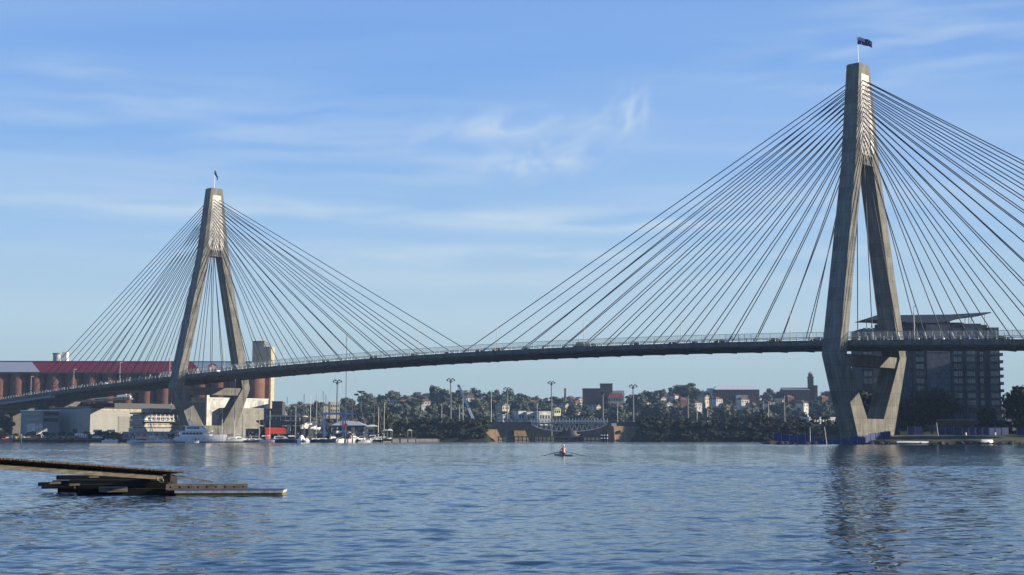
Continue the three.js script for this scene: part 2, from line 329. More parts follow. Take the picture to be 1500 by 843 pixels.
    for (const dir of [1, -1]) for (const k of [1, -1]) for (let i = 0; i < 16; i++) {
      const d = dir === mainward ? 11 + i * (SPAN / 2 - 10.3 - 11) / 15 : 11 + i * 8.75, s = s0 + dir * d;
      const a = V(s, deckTop(s) + .1, 15.15 * k), hh = lerp(92.6, 115.6, Math.pow(i / 15, .92));
      const b = V(s0 + dir * (half(hh) - .1), hh, 1.9 * k * lerp(1.15, .9, i / 15)), v = b.clone().sub(a), len = v.length();
      const c = mesh('stay_cable', unit, M.cable, bridge); c.position.copy(a); c.scale.set(.155, len, .155); c.quaternion.setFromUnitVectors(V(0, 1, 0), v.normalize());
      const q = mesh('anchor_sleeve', collar, M.steelPale, bridge); q.position.copy(a); q.quaternion.copy(c.quaternion);
    }
    return g;
  };
  pylon(0, 25.5, 'western pylon beside the marina and silos'); pylon(SPAN, 27.4, 'eastern pylon beside the dark apartment block');
  // approach piers in the west
  for (const [s, w] of [[-141, 9], [-188, 8], [-232, 8]]) {
    const pr = grp('approach_pier', bridge, V(s, 0, 0)), t = deckTop(s) - 3.1;
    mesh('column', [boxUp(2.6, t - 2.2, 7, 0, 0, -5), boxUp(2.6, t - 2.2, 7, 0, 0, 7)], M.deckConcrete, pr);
    mesh('headstock', extrude([[-13, t - 2.4], [13, t - 2.4], [15.5, t], [-15.5, t]], 3.2).rotateY(-Math.PI / 2), M.concrete, pr);
  }
}

// flags on the pylons
function flagpole(s, py, h, label, flag) {
  const b = at3(s, 121.15, 0), t = thing('flagpole', label, 'flagpole', b);
  mesh('pole', cyl(.17, .09, h, 0, 0, 0, 8), M.white, t); mesh('finial', new THREE.SphereGeometry(.22, 8, 6).translate(0, h + .1, 0), M.steelPale, t);
  mesh('foot_plate', cyl(.5, .45, .25, 0, 0, 0, 10), M.steelGrey, t);
  flag(t, h);
  return t;
}
const starPath = (c, x, y, r, n = 7) => { c.beginPath(); for (let i = 0; i < n * 2; i++) { const a = i * Math.PI / n - Math.PI / 2, q = i & 1 ? r * .45 : r; c.lineTo(x + q * Math.cos(a), y + q * Math.sin(a)); } c.closePath(); c.fill(); };
const ensign = (stars) => canvasTex(256, 128, (c) => {
  c.fillStyle = '#0b1a5e'; c.fillRect(0, 0, 256, 128);
  c.save(); c.beginPath(); c.rect(0, 0, 128, 64); c.clip();
  const cross = (col, w, diag) => { c.strokeStyle = col; c.lineWidth = w; c.beginPath(); if (diag) { c.moveTo(0, 0); c.lineTo(128, 64); c.moveTo(128, 0); c.lineTo(0, 64); } else { c.moveTo(64, 0); c.lineTo(64, 64); c.moveTo(0, 32); c.lineTo(128, 32); } c.stroke(); };
  cross('#fff', 13, true); cross('#c8102e', 5, true); cross('#fff', 21, false); cross('#c8102e', 12, false); c.restore();
  for (const [x, y, r, col] of stars) { c.fillStyle = '#fff'; starPath(c, x, y, r, 7); if (col) { c.fillStyle = col; starPath(c, x, y, r * .7, 5); } }
});
function flagCloth(w, h, wave, droop, dir) {
  const g = new THREE.PlaneGeometry(w, h, 24, 10), p = g.attributes.position, q = [];
  for (let i = 0; i < p.count; i++) {
    const u = clamp(p.getX(i) / w + .5), v = p.getY(i) / h + .5, a = u * w;
    q.push(a * Math.cos(dir) - Math.sin(dir) * wave * Math.sin(u * 9 + v) * u, (v - 1) * h * (1 - .12 * u) - droop * Math.pow(u, 1.3) + .12 * Math.sin(u * 11) * u, a * Math.sin(dir) + Math.cos(dir) * wave * Math.sin(u * 9 + v) * u);
  }
  g.setAttribute('position', new THREE.Float32BufferAttribute(q, 3)); g.computeVertexNormals(); return g;
}
{
  const oz = ensign([[64, 98, 15], [196, 20, 8], [196, 108, 8], [170, 58, 8], [222, 50, 8], [206, 72, 5]]), nz = ensign([[196, 22, 9, '#c8102e'], [196, 106, 9, '#c8102e'], [172, 56, 9, '#c8102e'], [220, 50, 9, '#c8102e']]);
  flagpole(SPAN, 0, 9.6, 'tall white flagpole flying a blue ensign on the pylon beside the apartment block', (t, h) => { mesh('flag', flagCloth(4.5, 2.4, .35, 1.9, .35).translate(.12, h - .3, 0), new THREE.MeshStandardMaterial({ map: oz, roughness: .8, side: THREE.DoubleSide }), t, 'blue flag with union canton and white stars'); });
  flagpole(0, 0, 9.9, 'flagpole with a limp dark blue flag on the pylon beside the silos', (t, h) => { mesh('flag', flagCloth(4.6, 2.4, .22, 4.0, 1.05).translate(.12, h - .6, 0), new THREE.MeshStandardMaterial({ map: nz, roughness: .8, side: THREE.DoubleSide }), t, 'limp blue flag with union canton and red stars'); });
}

// ---------------------------------------------------------------- ground and terrain
const bankGreen = mat(.022, .028, .014, .98, { map: rep(grime, 6) });
const soil = mat(.075, .068, .045, .98, { map: rep(grime, 9) }), grassMat = mat(.045, .062, .022, .98, { map: rep(grime, 5) }), quayMat = mat(.17, .165, .15, .95, { map: rep(grime, 10) });
function sheet(x0, x1, z0, z1, nx, nz, f) {                        // a height field over X and depth Z
  const pos = [], idx = [];
  for (let j = 0; j <= nz; j++) for (let i = 0; i <= nx; i++) { const x = lerp(x0, x1, i / nx), Z = lerp(z0, z1, j / nz); pos.push(x, f(x, Z), -Z); }
  for (let j = 0; j < nz; j++) for (let i = 0; i < nx; i++) { const a = j * (nx + 1) + i, b = a + nx + 1; idx.push(a, a + 1, b, a + 1, b + 1, b); }
  const g = new THREE.BufferGeometry(); g.setAttribute('position', new THREE.Float32BufferAttribute(pos, 3)); g.setIndex(idx); g.computeVertexNormals(); return g;
}
// the eastern shore
const eastShore = (x) => 447 - 18 * smooth(76, 150, x) - 6 * smooth(150, 230, x) + 1.5 * Math.sin(x * .21) + 1.0 * Math.sin(x * .53 + 1);
const westOfEast = (Z) => 77 + Math.max(0, Z - 448) * .195 + 2 * Math.sin(Z * .05);
const eastY = (x, Z) => {
  const d = Math.min(Z - eastShore(x), (x - westOfEast(Z)) * .9);
  return -1.2 + 2.4 * smooth(-3, 4, d) + 1.5 * smooth(5, 26, d) + 1.6 * smooth(30, 90, d) + .25 * (fbm(x * .1, Z * .1, 3) - .5);
};
setting('ground', sheet(60, 620, 405, 1010, 150, 150, eastY), grassMat);
setting('bank', sheet(66, 330, 416, 447, 200, 22, (x, Z) => Math.min(eastY(x, Z) + .06 + .35 * (fbm(x * .8, Z * .8, 3) - .3), 1.5) - .35 * smooth(6, 12, Z - eastShore(x))), soil);
// western quay and causeway
const landShape = (pts, y0, y1) => { const s = new THREE.Shape(pts.map(([x, Z]) => new THREE.Vector2(x, Z))); const g = new THREE.ExtrudeGeometry(s, { depth: y1 - y0, bevelEnabled: false }); g.rotateX(-Math.PI / 2); return g.translate(0, y0, 0); };
setting('quay', landShape([[-900, 655], [-130, 650], [-70, 668], [-52, 700], [-50, 770], [-36, 792], [-20, 800], [-20, 1060], [-900, 1060]], -1.5, 1.55), quayMat);
const embankY = (x, Z, x0, x1, top) => { const d = Math.min(Z - 786, 850 - Z), e = Math.min(x - x0, x1 - x); return -1 + (top + 1) * smooth(-2, 13, d) * smooth(-1, 9, e) + .5 * (fbm(x * .2, Z * .2, 3) - .5); };
setting('causeway_embankment', sheet(-80, -7, 780, 856, 60, 40, (x, Z) => embankY(x, Z, -82, -8, 9.4)), bankGreen);
setting('causeway_embankment', sheet(62, 250, 780, 856, 120, 40, (x, Z) => embankY(x, Z, 63, 260, 9.6)), bankGreen);
// hills behind
const hillY = (x, Z) => {
  const px = 750 + x / Z * FPX;
  const crest = 17 + 15 * smooth(380, 620, px) + 2 * Math.sin(px * .021) + 5 * smooth(850, 1050, px) - 3 * smooth(620, 760, px);
  return -3 + 5.6 * smooth(880, 893, Z) + (crest - 2) * smooth(930, 1420, Z) + 4 * (fbm(x * .006, Z * .006, 3) - .5) * smooth(950, 1200, Z);
};
setting('hills', sheet(-2600, 2600, 880, 4200, 160, 120, hillY), mat(.05, .065, .032, .98, { map: rep(grime, 40) }));
console.log('land');

// ---------------------------------------------------------------- trees
function foliageMat(r, g, b) { return new THREE.MeshPhysicalMaterial({ color: rgb(1, 1, 1), vertexColors: true, roughness: .9, side: THREE.DoubleSide, transmission: .12, thickness: 0, userData: { base: [r, g, b] } }); }
const leafMat = new THREE.MeshStandardMaterial({ color: rgb(1, 1, 1), vertexColors: true, roughness: .85, side: THREE.DoubleSide });
function crownGeo(seed, rx, ry, rz, lumps, leaves, size, col, flat = .8) {   // lumps of leaf faces spread through the crown's volume
  const r = rng(seed), pos = [], cols = [], nrm = [], L = [];
  for (let i = 0; i < lumps; i++) { const a = r() * 6.283, t = Math.sqrt(r()), y = r() * 2 - 1, k = Math.sqrt(1 - y * y * .8); L.push([Math.cos(a) * t * k * rx * .72, y * ry * .66, Math.sin(a) * t * k * rz * .72, (.26 + .22 * r()), .75 + .5 * r()]); }
  const a = V(0, 0, 0), u = V(0, 0, 0), w = V(0, 0, 0), n = V(0, 0, 0);
  for (const l of L) for (let i = 0; i < leaves; i++) {
    n.set(r() * 2 - 1, r() * 2 - 1, r() * 2 - 1).normalize();
    const q = l[3] * (.62 + .42 * r());
    a.set(l[0] + n.x * q * rx, l[1] + n.y * q * ry * flat, l[2] + n.z * q * rz);
    const d = V(n.x + (r() - .5) * 1.2, n.y + (r() - .5) * 1.2 + .2, n.z + (r() - .5) * 1.2).normalize();
    u.set(r() - .5, r() - .5, r() - .5).cross(d).normalize(); w.copy(d).cross(u);
    const s = size * (.6 + .8 * r()), s2 = s * (.55 + .3 * r()), t = l[4] * (.7 + .6 * r()), c = [col[0] * t, col[1] * t, col[2] * t * (.8 + .4 * r())];
    const pts = [[-s, 0], [0, -s2], [s, 0], [0, s2]].map(([p, o]) => [a.x + u.x * p + w.x * o, a.y + u.y * p + w.y * o, a.z + u.z * p + w.z * o]);
    for (const k of [0, 1, 2, 0, 2, 3]) { pos.push(...pts[k]); cols.push(...c); nrm.push(d.x, d.y, d.z); }
  }
  for (const l of L) {                                             // filler core of each lump, darker than the leaves around it
    const s = new THREE.IcosahedronGeometry(1, 1), p = s.attributes.position;
    for (let i = 0; i < p.count; i++) { n.fromBufferAttribute(p, i); const q = l[3] * (.46 + .2 * PERM[(Math.round((n.x + 2) * 50) * 131 + Math.round((n.y + 2) * 50) * 17 + Math.round((n.z + 2) * 50)) & 65535]); pos.push(l[0] + n.x * q * rx, l[1] + n.y * q * ry * flat, l[2] + n.z * q * rz); cols.push(col[0] * .8, col[1] * .8, col[2] * .8); nrm.push(n.x, n.y, n.z); }
  }
  const g = new THREE.BufferGeometry();
  g.setAttribute('position', new THREE.Float32BufferAttribute(pos, 3)); g.setAttribute('normal', new THREE.Float32BufferAttribute(nrm, 3)); g.setAttribute('color', new THREE.Float32BufferAttribute(cols, 3));
  return g;
}
function trunkGeo(seed, h, r, spread, limbs = 4) {
  const q = rng(seed), parts = [rod(V(0, -.6, 0), V(0, h * .55, 0), r, 7, r * .72)];
  for (let i = 0; i < limbs; i++) { const a = i / limbs * 6.283 + q(), d = spread * (.5 + .5 * q()); parts.push(rod(V(0, h * (.4 + .12 * q()), 0), V(Math.cos(a) * d, h * (.75 + .25 * q()), Math.sin(a) * d), r * .55, 5, r * .18)); }
  return merge(parts);
}
function makeTree(name, label, cat, o) {
  const t = thing(name, label, cat, V(0, -500, 0), 0, o.group);
  mesh('trunk', trunkGeo(o.seed, o.h, o.r ?? o.h * .03, o.rx * .6, o.limbs ?? 4), M.bark, t);
  const c = mesh('crown', crownGeo(o.seed + 1, o.rx, o.ry, o.rz ?? o.rx, o.lumps, o.leaves, o.size, o.col, o.flat), leafMat, t); c.position.y = o.cy;
  return t;
}
const treeKinds = [
  ['dense_tree', 'dark green rounded tree in the wooded hillside behind the swing bridge', { seed: 11, h: 8, rx: 6.4, ry: 5.4, cy: 7.4, lumps: 17, leaves: 60, size: .68, col: [.050, .070, .050] }],
  ['broad_tree', 'mid green spreading tree in the wooded hillside behind the swing bridge', { seed: 21, h: 9, rx: 7.6, ry: 4.8, cy: 8.2, lumps: 19, leaves: 60, size: .70, col: [.062, .084, .055] }],
  ['olive_tree', 'olive brown loose tree in the wooded hillside behind the swing bridge', { seed: 31, h: 8, rx: 5.6, ry: 5.2, cy: 7.6, lumps: 15, leaves: 56, size: .66, col: [.076, .082, .056] }],
  ['tall_tree', 'tall deep green tree in the wooded hillside behind the swing bridge', { seed: 41, h: 11, rx: 5.4, ry: 6.2, cy: 8.6, lumps: 19, leaves: 60, size: .66, col: [.046, .066, .050] }],
].map(([n, l, o]) => makeTree(n, l, 'tree', { ...o, group: 'trees on the wooded hillside' }));
const reserved = [[850, 923, 592], [1038, 1116, 588], [1143, 1200, 588]];   // buildings that stand clear of trees: pixel columns and the line below which trees may stand
{
  const r = rng(1234), used = [0, 0, 0, 0]; let n = 0;
  const rowsZ = [960, 1040, 1120, 1200, 1280, 1360, 1440];
  for (const [j, Z0] of rowsZ.entries()) for (let px = 392 + (j % 2) * 11; px < 1300; px += 15 + r() * 6) {
    const Z = Z0 + (r() - .5) * 60, x = (px - 750 + (r() - .5) * 16) / FPX * Z, k = Math.floor(r() * 4); let sc = (.85 + .55 * r()) * (Z < 1000 ? .75 : 1);
    const y = hillY(x, Z); if (px > 790 && px < 1000 && j < 1 && r() < .3) continue;
    const top = 642.5 - (y + 14 * sc - EYE) / Z * FPX;
    const res = reserved.find(([a, b, l]) => px > a - 8 && px < b + 8 && top < l - 2);
    if (res) { sc = (EYE + (642.5 - res[2] + 2) / FPX * Z - y) / 14; if (sc < .35) continue; }
    const name = ['dense_tree', 'broad_tree', 'olive_tree', 'tall_tree'][k];
    const t = used[k]++ ? copy(treeKinds[k], name, V(x, y - .4, -Z), r() * 6.28, null, sc) : treeKinds[k];
    t.position.set(x, y - .4, -Z); t.rotation.y = r() * 6.28; t.scale.set(sc * (.85 + .6 * r()), sc * (.75 + .45 * r()), sc * (.85 + .6 * r())); n++;
  }
  console.log('trees', n);
}
// bushes along the causeway
{
  const r = rng(88), kinds = [
    makeTree('shrub', 'dark green leafy shrub in the thicket on the causeway bank', 'shrub', { seed: 51, h: 2.5, rx: 4.6, ry: 3.2, cy: 2.1, lumps: 13, leaves: 90, size: .36, col: [.015, .021, .010], group: 'shrubs on the causeway bank' }),
    makeTree('olive_shrub', 'brownish olive shrub in the thicket on the causeway bank', 'shrub', { seed: 61, h: 2.5, rx: 4.0, ry: 3.6, cy: 2.3, lumps: 12, leaves: 90, size: .36, col: [.022, .024, .010], group: 'olive shrubs on the causeway bank' })];
  const used = [0, 0];
  for (const [x0, x1] of [[-80, -14], [70, 186]]) for (const [Zr, dy] of [[789, 0], [794, 0], [800, 0]]) for (let x = x0 + r() * 3; x < x1; x += 4.6 + r() * 2.4) {
    const k = r() < .25 ? 1 : 0, Z = Zr + (r() - .5) * 4, y = Math.max(.2, embankY(x, Z, x0 < 0 ? -82 : 63, x0 < 0 ? -8 : 260, 9.4)), sc = .72 + .4 * r();
    const t = used[k]++ ? copy(kinds[k], ['shrub', 'olive_shrub'][k], V(0, 0, 0), 0, null, sc) : kinds[k];
    t.position.set(x, y - .5, -Z); t.rotation.y = r() * 6.28; t.scale.setScalar(sc);
  }
  const t1 = makeTree('bushy_tree', 'lone bushy tree rising above the hedge beside the marina jetty', 'tree', { seed: 71, h: 11, rx: 4.6, ry: 3.6, cy: 10.6, lumps: 14, leaves: 60, size: .5, col: [.05, .055, .025] }); t1.position.copy(onGround(572, 745, 1.5));
  const t2 = makeTree('bushy_tree', 'small dark tree standing above the right-hand causeway hedge by a light pole', 'tree', { seed: 73, h: 7, rx: 4, ry: 4, cy: 6, lumps: 12, leaves: 60, size: .5, col: [.03, .04, .02] }); t2.position.copy(onGround(1115, 800, 8));
  const pine = thing('umbrella_pine', 'tall flat-topped pine standing above the hillside trees', 'tree', P(528, 600, 1180));
  mesh('trunk', [rod(V(0, -8, 0), V(.6, 14, 0), .45, 7, .25), rod(V(.3, 8, 0), V(-3, 11.6, 0), .2, 5, .1), rod(V(.4, 9, 0), V(3.6, 12.4, 1), .2, 5, .1)], M.bark, pine);
  for (const [x, y, s] of [[0, 14, 1], [-3, 11.8, .7], [3.6, 12.6, .75], [-1, 9.4, .55]]) { const c = mesh('crown', crownGeo(90 + s * 10, 3.4 * s, .9 * s, 3.2 * s, 9, 34, .6, [.034, .05, .026], .7), leafMat, pine); c.position.set(x, y, 0); }
}
// trees of the eastern shore
for (const [px, Z, h, rx, ry, cy, lumps, label] of [
  [1366, 497, 12, 10.5, 7.6, 9.6, 34, 'large dark fig tree in front of the apartment block'], [1330, 505, 9, 7, 6, 7.2, 24, 'dark tree between the eastern pylon and the big fig'], [1503, 446, 12, 8, 7.4, 9.8, 30, 'dark tree on the lawn edge past the upturned white dinghy'],
  [1262, 520, 13, 5.2, 5.5, 12, 20, 'tall dark tree seen through the legs of the eastern pylon'], [1290, 530, 9, 7, 5.5, 7.5, 22, 'dark low tree behind the eastern pylon'], [1448, 496, 7, 4, 3.8, 5, 16, 'small dark tree in front of the balconies of the apartment block'],
  [1580, 480, 13, 9, 8, 10, 26, 'dark tree on the eastern lawn past the apartment block'], [1650, 452, 12, 8, 7, 9, 24, 'shade tree beside the blue hoarding on the eastern lawn'], [1760, 455, 13, 9, 8, 10, 24, 'shade tree farther along the eastern lawn'], [1700, 430, 9, 7, 6, 7, 20, 'shade tree by the water on the eastern lawn'],  // these stand unseen past the frame, added to shade the lawn
]) { const x = onGround(px, Z, 4).x, t = makeTree('shore_tree', label, 'tree', { seed: px, h, rx, ry, cy, lumps, leaves: 170, size: .46, col: [.018, .026, .012], limbs: 6 }); t.position.set(x, eastY(x, Z) - .2, -Z); }
let bush0;
for (const [i, [px, Z, s]] of [[1255, 500, 1], [1282, 515, 1.1], [1240, 505, .9], [1305, 498, .9], [1420, 486, .9], [1470, 482, 1], [1345, 484, .8], [1490, 478, .9]].entries()) {
  const x = onGround(px, Z, 4).x, t = i ? copy(bush0, 'lawn_shrub', V(0, 0, 0), i, null, s) : makeTree('lawn_shrub', 'low dark shrub on the eastern lawn behind the blue hoarding', 'shrub', { seed: 404, h: 2.5, rx: 4.2, ry: 3, cy: 2.2, lumps: 14, leaves: 110, size: .36, col: [.015, .021, .010], group: 'shrubs behind the blue hoarding' });
  if (!i) bush0 = t; t.position.set(x, eastY(x, Z) - .3, -Z); t.scale.setScalar(s);
}

// ---------------------------------------------------------------- hillside buildings
function winRow(parent, n, w, h, x0, dx, y, z, mt = M.glass, name = 'window') { const g = new THREE.BoxGeometry(w, h, .12); for (let i = 0; i < n; i++) { const m = mesh(name, g, mt, parent); m.position.set(x0 + i * dx, y, z); } }
function house(name, label, group, w, h, d, wall, roof, gable) {
  const t = thing(name, label, 'house', V(0, -500, 0), 0, group);
  mesh('wall', boxUp(w, h + 5, d, 0, -8, 0), wall, t);
  const rf = gable ? extrude([[-w / 2 - .4, h - 3], [w / 2 + .4, h - 3], [0, h - 3 + w * .32]], d + .8) : loft([[V(-w / 2 - .5, h - 3, d / 2 + .5), V(w / 2 + .5, h - 3, d / 2 + .5), V(w / 2 + .5, h - 3, -d / 2 - .5), V(-w / 2 - .5, h - 3, -d / 2 - .5)], [V(-w * .2, h - .6, .2), V(w * .2, h - .6, .2), V(w * .2, h - .6, -.2), V(-w * .2, h - .6, -.2)]]);
  const r = mesh('roof', rf, roof, t); mesh('chimney', boxUp(.9, 2.2, .9, w * .28, h - 2.6, -d * .1), M.brick, r);
  winRow(t, 3, 1.1, 1.5, -w * .3, w * .3, h - 4.8, d / 2 + .04); mesh('door', boxUp(1, 2.1, .12, w * .15, -3 + (h - 7 > 0 ? 2 : 0), d / 2 + .03), M.timberDark, t);
  return t;
}
{
  const kinds = [
    house('white_house', 'small white house with a terracotta hip roof among the hillside trees', 'white houses on the hillside', 9, 8, 8, M.whiteMatt, M.roofTile, false),
    house('cream_house', 'small cream house with a grey gable roof among the hillside trees', 'cream houses on the hillside', 8, 8, 9, M.cream, M.roofGrey, true),
    house('brick_house', 'small brick house with a tiled roof among the hillside trees', 'brick houses on the hillside', 10, 8, 8, M.brick, M.roofTile, false)];
  const names = ['white_house', 'cream_house', 'brick_house'], used = [0, 0, 0], r = rng(66);
  const spots = [[421, 598, 1], [436, 602, 2], [446, 603, 1], [468, 596, 0], [512, 596, 0], [546, 596, 1], [556, 602, 2], [601, 593, 0], [612, 589, 1], [628, 588, 1], [640, 590, 0], [668, 588, 1], [676, 590, 0], [701, 596, 0], [694, 603, 2], [762, 588, 0], [767, 592, 1], [779, 596, 2], [836, 595, 0], [843, 600, 0], [826, 601, 1], [931, 592, 2], [938, 589, 1], [955, 591, 0], [964, 580, 1], [951, 604, 0], [975, 602, 1], [1040, 581, 1], [1088, 594, 0], [1080, 583, 0], [1155, 589, 2], [1125, 600, 0], [1205, 590, 2], [736, 604, 1], [590, 597, 2], [652, 601, 0], [905, 601, 0], [872, 603, 1], [1020, 598, 0], [1060, 603, 1], [1175, 600, 0], [572, 590, 0], [585, 588, 1], [532, 601, 0], [622, 596, 0], [660, 597, 1], [686, 592, 0], [708, 590, 1], [722, 597, 0], [749, 594, 1], [771, 589, 0], [787, 591, 2], [801, 594, 0], [848, 593, 1], [944, 598, 0], [968, 592, 1], [987, 587, 0], [1000, 594, 2], [1030, 590, 1], [1050, 593, 0], [1100, 601, 1], [1134, 586, 0], [1142, 594, 1], [478, 603, 0], [455, 600, 2]];
  for (const [px, py, k] of spots) {
    let Z = 960; for (; Z < 1430; Z += 10) { const q = P(px, py, Z); if (hillY(q.x, Z) + 4 > q.y) break; }
    const q = P(px, py, Z - 40); if (Z >= 1430) q.y = hillY(q.x, 1390) + 7; const t = used[k]++ ? copy(kinds[k], names[k], q, 0) : kinds[k];
    t.position.copy(q); t.rotation.y = .75 + (r() - .5) * .8; t.scale.setScalar(.72 + .25 * r());
  }
}
const facing = (px, py, Z) => P(px, py, Z);
const wpx = (a, b, Z) => (b - a) / FPX * Z;
{ // terraces
  const Z = 1270, b = facing(582, 600, Z), t = thing('terrace_row', 'long terrace row with a slate roof and white chimneys below the hillside skyline', 'terrace', V(b.x, b.y, -Z), .06), w = wpx(562, 602, Z);
  mesh('wall', boxUp(w, 6, 8, 0, -2, 0), M.brickDark, t); const rf = mesh('roof', extrude([[-4.6, 4], [4.6, 4], [0, 7.2]], w + .6).rotateY(Math.PI / 2), M.roofGrey, t);
  for (let i = 0; i < 8; i++) mesh('chimney', boxUp(1.6, 2.4, 1, -w / 2 + 1.6 + i * w / 8, 5.6, 0), M.whiteMatt, rf); winRow(t, 8, 1.2, 1.8, -w / 2 + 1.6, w / 8, 1.2, 4.05);
}
{ // brick hospital-like block with tower
  const Z = 1340, b = P(880, 592, Z), t = thing('brick_building', 'dark brick institution with a square tower block above the hillside trees', 'building', V(b.x, b.y, -Z)), X = (px) => wpx(880, px, Z), Y = (py) => P(880, py, Z).y - b.y;
  mesh('wall', boxUp(X(881) - X(854), Y(571) + 8, 16, (X(881) + X(854)) / 2, -8, 0), M.brickDark, t); mesh('parapet', boxUp(X(881) - X(854) + .6, .8, 16.6, (X(881) + X(854)) / 2, Y(571), 0), M.brick, t);
  mesh('tower', boxUp(X(897) - X(880), Y(563.5) + 8, 13, (X(897) + X(880)) / 2, -8, -2), M.brick, t); mesh('tower_cap', boxUp(X(897) - X(880) + .8, .7, 13.8, (X(897) + X(880)) / 2, Y(563.5), -2), M.brickDark, t);
  mesh('wing', boxUp(X(912) - X(890), Y(584) + 8, 12, (X(912) + X(890)) / 2, -8, 6), M.cream, t); mesh('roof', loft([[V(X(889), Y(584), 12.6), V(X(913), Y(584), 12.6), V(X(913), Y(584), -.5), V(X(889), Y(584), -.5)], [V(X(893), Y(576.5), 6.5), V(X(909), Y(576.5), 6.5), V(X(909), Y(576.5), 5.5), V(X(893), Y(576.5), 5.5)]]), M.maroon, t);
  mesh('upper_block', boxUp(X(915) - X(899), Y(572.5) + 6, 9, (X(915) + X(899)) / 2, -6, -6), M.whiteMatt, t);
  winRow(t, 8, 1.4, 2, X(855.5), (X(880) - X(855)) / 8, Y(575), 8.04); winRow(t, 8, 1.4, 2, X(855.5), (X(880) - X(855)) / 8, Y(580), 8.04); for (const y of [567, 571, 575]) winRow(t, 3, 1.5, 1.8, X(883), X(888.5) - X(883), Y(y), 4.54); winRow(t, 6, 1.1, 1.6, X(891.5), X(895.2) - X(891.5), Y(587), 12.04);
}
{ // long school hall
  const Z = 1330, b = P(1076, 590, Z), t = thing('long_hall', 'long brick hall with a pale metal hipped roof on the hill', 'building', V(b.x, b.y, -Z)), X = (px) => wpx(1076, px, Z), Y = (py) => P(1076, py, Z).y - b.y, w = X(1111) - X(1046);
  mesh('wall', boxUp(w, Y(571.5) + 8, 14, (X(1111) + X(1046)) / 2, -8, 0), M.brick, t);
  mesh('roof', loft([[V(X(1045), Y(571.5), 7.8), V(X(1112.5), Y(571.5), 7.8), V(X(1112.5), Y(571.5), -7.8), V(X(1045), Y(571.5), -7.8)], [V(X(1049), Y(566), 2), V(X(1106), Y(566), 2), V(X(1106), Y(566), -2), V(X(1049), Y(566), -2)]]), M.roofPale, t);
  mesh('annex', boxUp(X(1052) - X(1041), Y(569) + 8, 12, X(1046) - 1, -8, -9), M.roofPale, t); mesh('white_porch', boxUp(X(1092) - X(1076), Y(580) + 6, 7, X(1084), -6, 10), M.whiteMatt, t);
  for (const y of [574.5, 579]) winRow(t, 14, 1.7, 2.2, X(1049), (X(1109) - X(1049)) / 13.4, Y(y), 7.05);
}
{ // clock-tower church
  const Z = 1330, b = P(1188, 592, Z), t = thing('brick_church', 'long brick church with a tall pointed tower on the hilltop', 'church', V(b.x, b.y, -Z)), X = (px) => wpx(1188, px, Z), Y = (py) => P(1188, py, Z).y - b.y, tw = X(1192) - X(1184.6);
  mesh('nave', boxUp(X(1185) - X(1145), Y(572) + 8, 12, (X(1185) + X(1145)) / 2, -8, 0), M.brickDark, t); mesh('nave_roof', extrude([[-6.5, Y(572)], [6.5, Y(572)], [0, Y(568.3)]], X(1185) - X(1145)).rotateY(Math.PI / 2).translate((X(1185) + X(1145)) / 2, 0, 0), M.roofGrey, t);
  const tower = mesh('tower', boxUp(tw, Y(553) + 8, tw, 0, -8, 1), M.brickDark, t); mesh('belfry', boxUp(tw * 1.14, 1.0, tw * 1.14, 0, Y(554), 1), M.brick, tower);
  mesh('lantern', boxUp(tw * .72, 2.6, tw * .72, 0, Y(553), 1), M.brick, tower); mesh('spire', new THREE.ConeGeometry(tw * .6, Y(546.5) - Y(553) - 1.4, 8).translate(0, (Y(546.5) + Y(553) + 3.8) / 2, 1), M.roofGrey, tower);
  mesh('stair_turret', boxUp(X(1197) - X(1192), Y(565) + 8, 4, X(1194.6), -8, 2), M.brick, t); winRow(t, 9, 1.3, 2.6, X(1147), (X(1183) - X(1147)) / 8.6, Y(577), 6.05); winRow(t, 1, 1.2, 3, 0, 1, Y(560), tw / 2 + 1.04);
}
{ const Z = 1300, b = P(828, 592, Z), t = thing('brick_chimney', 'lone slender brick chimney stack rising over the hillside trees', 'chimney', V(b.x, b.y, -Z)), h = P(828, 569.3, Z).y - b.y; mesh('stack', cyl(1.15, .85, h + 6, 0, -6, 0, 10), M.brick, t); mesh('collar', cyl(1.05, 1.05, .8, 0, h - 1.2, 0, 10), M.brickDark, t); }
{ const Z = 1300, b = P(656.5, 592, Z), t = thing('water_tower', 'round cream tower with a dark domed cap on the hilltop', 'tower', V(b.x, b.y, -Z)), h = P(656, 575, Z).y - b.y; mesh('shaft', cyl(2.3, 2.2, h + 6, 0, -6, 0, 16), M.cream, t); mesh('dome', new THREE.SphereGeometry(1.7, 14, 8, 0, 6.3, 0, 1.6).scale(1, 1.4, 1).translate(0, h, 0), M.roofGrey, t); mesh('gallery', cyl(2.6, 2.6, .4, 0, h - .4, 0, 16), M.roofGrey, t); mesh('side_block', boxUp(3, h * .75 + 6, 3, -4.4, -6, 0), M.cream, t); }
{ const Z = 1100, b = P(489, 606, Z), t = thing('apartment_house', 'cream flat-topped apartment house on the hillside behind the travel lift', 'building', V(b.x, b.y, -Z), .3), w = wpx(483, 497, Z); mesh('wall', boxUp(w, 12, 8, 0, -4, 0), M.cream, t); mesh('parapet', boxUp(w + .4, .7, 8.4, 0, 8, 0), M.whiteMatt, t); for (const y of [2, 5.4]) winRow(t, 4, .9, 1.5, -w * .36, w * .24, y, 4.05); mesh('side_wing', boxUp(5, 9, 7, -w / 2 - 2.5, -4, 0), M.cream, t); }
console.log('hill');

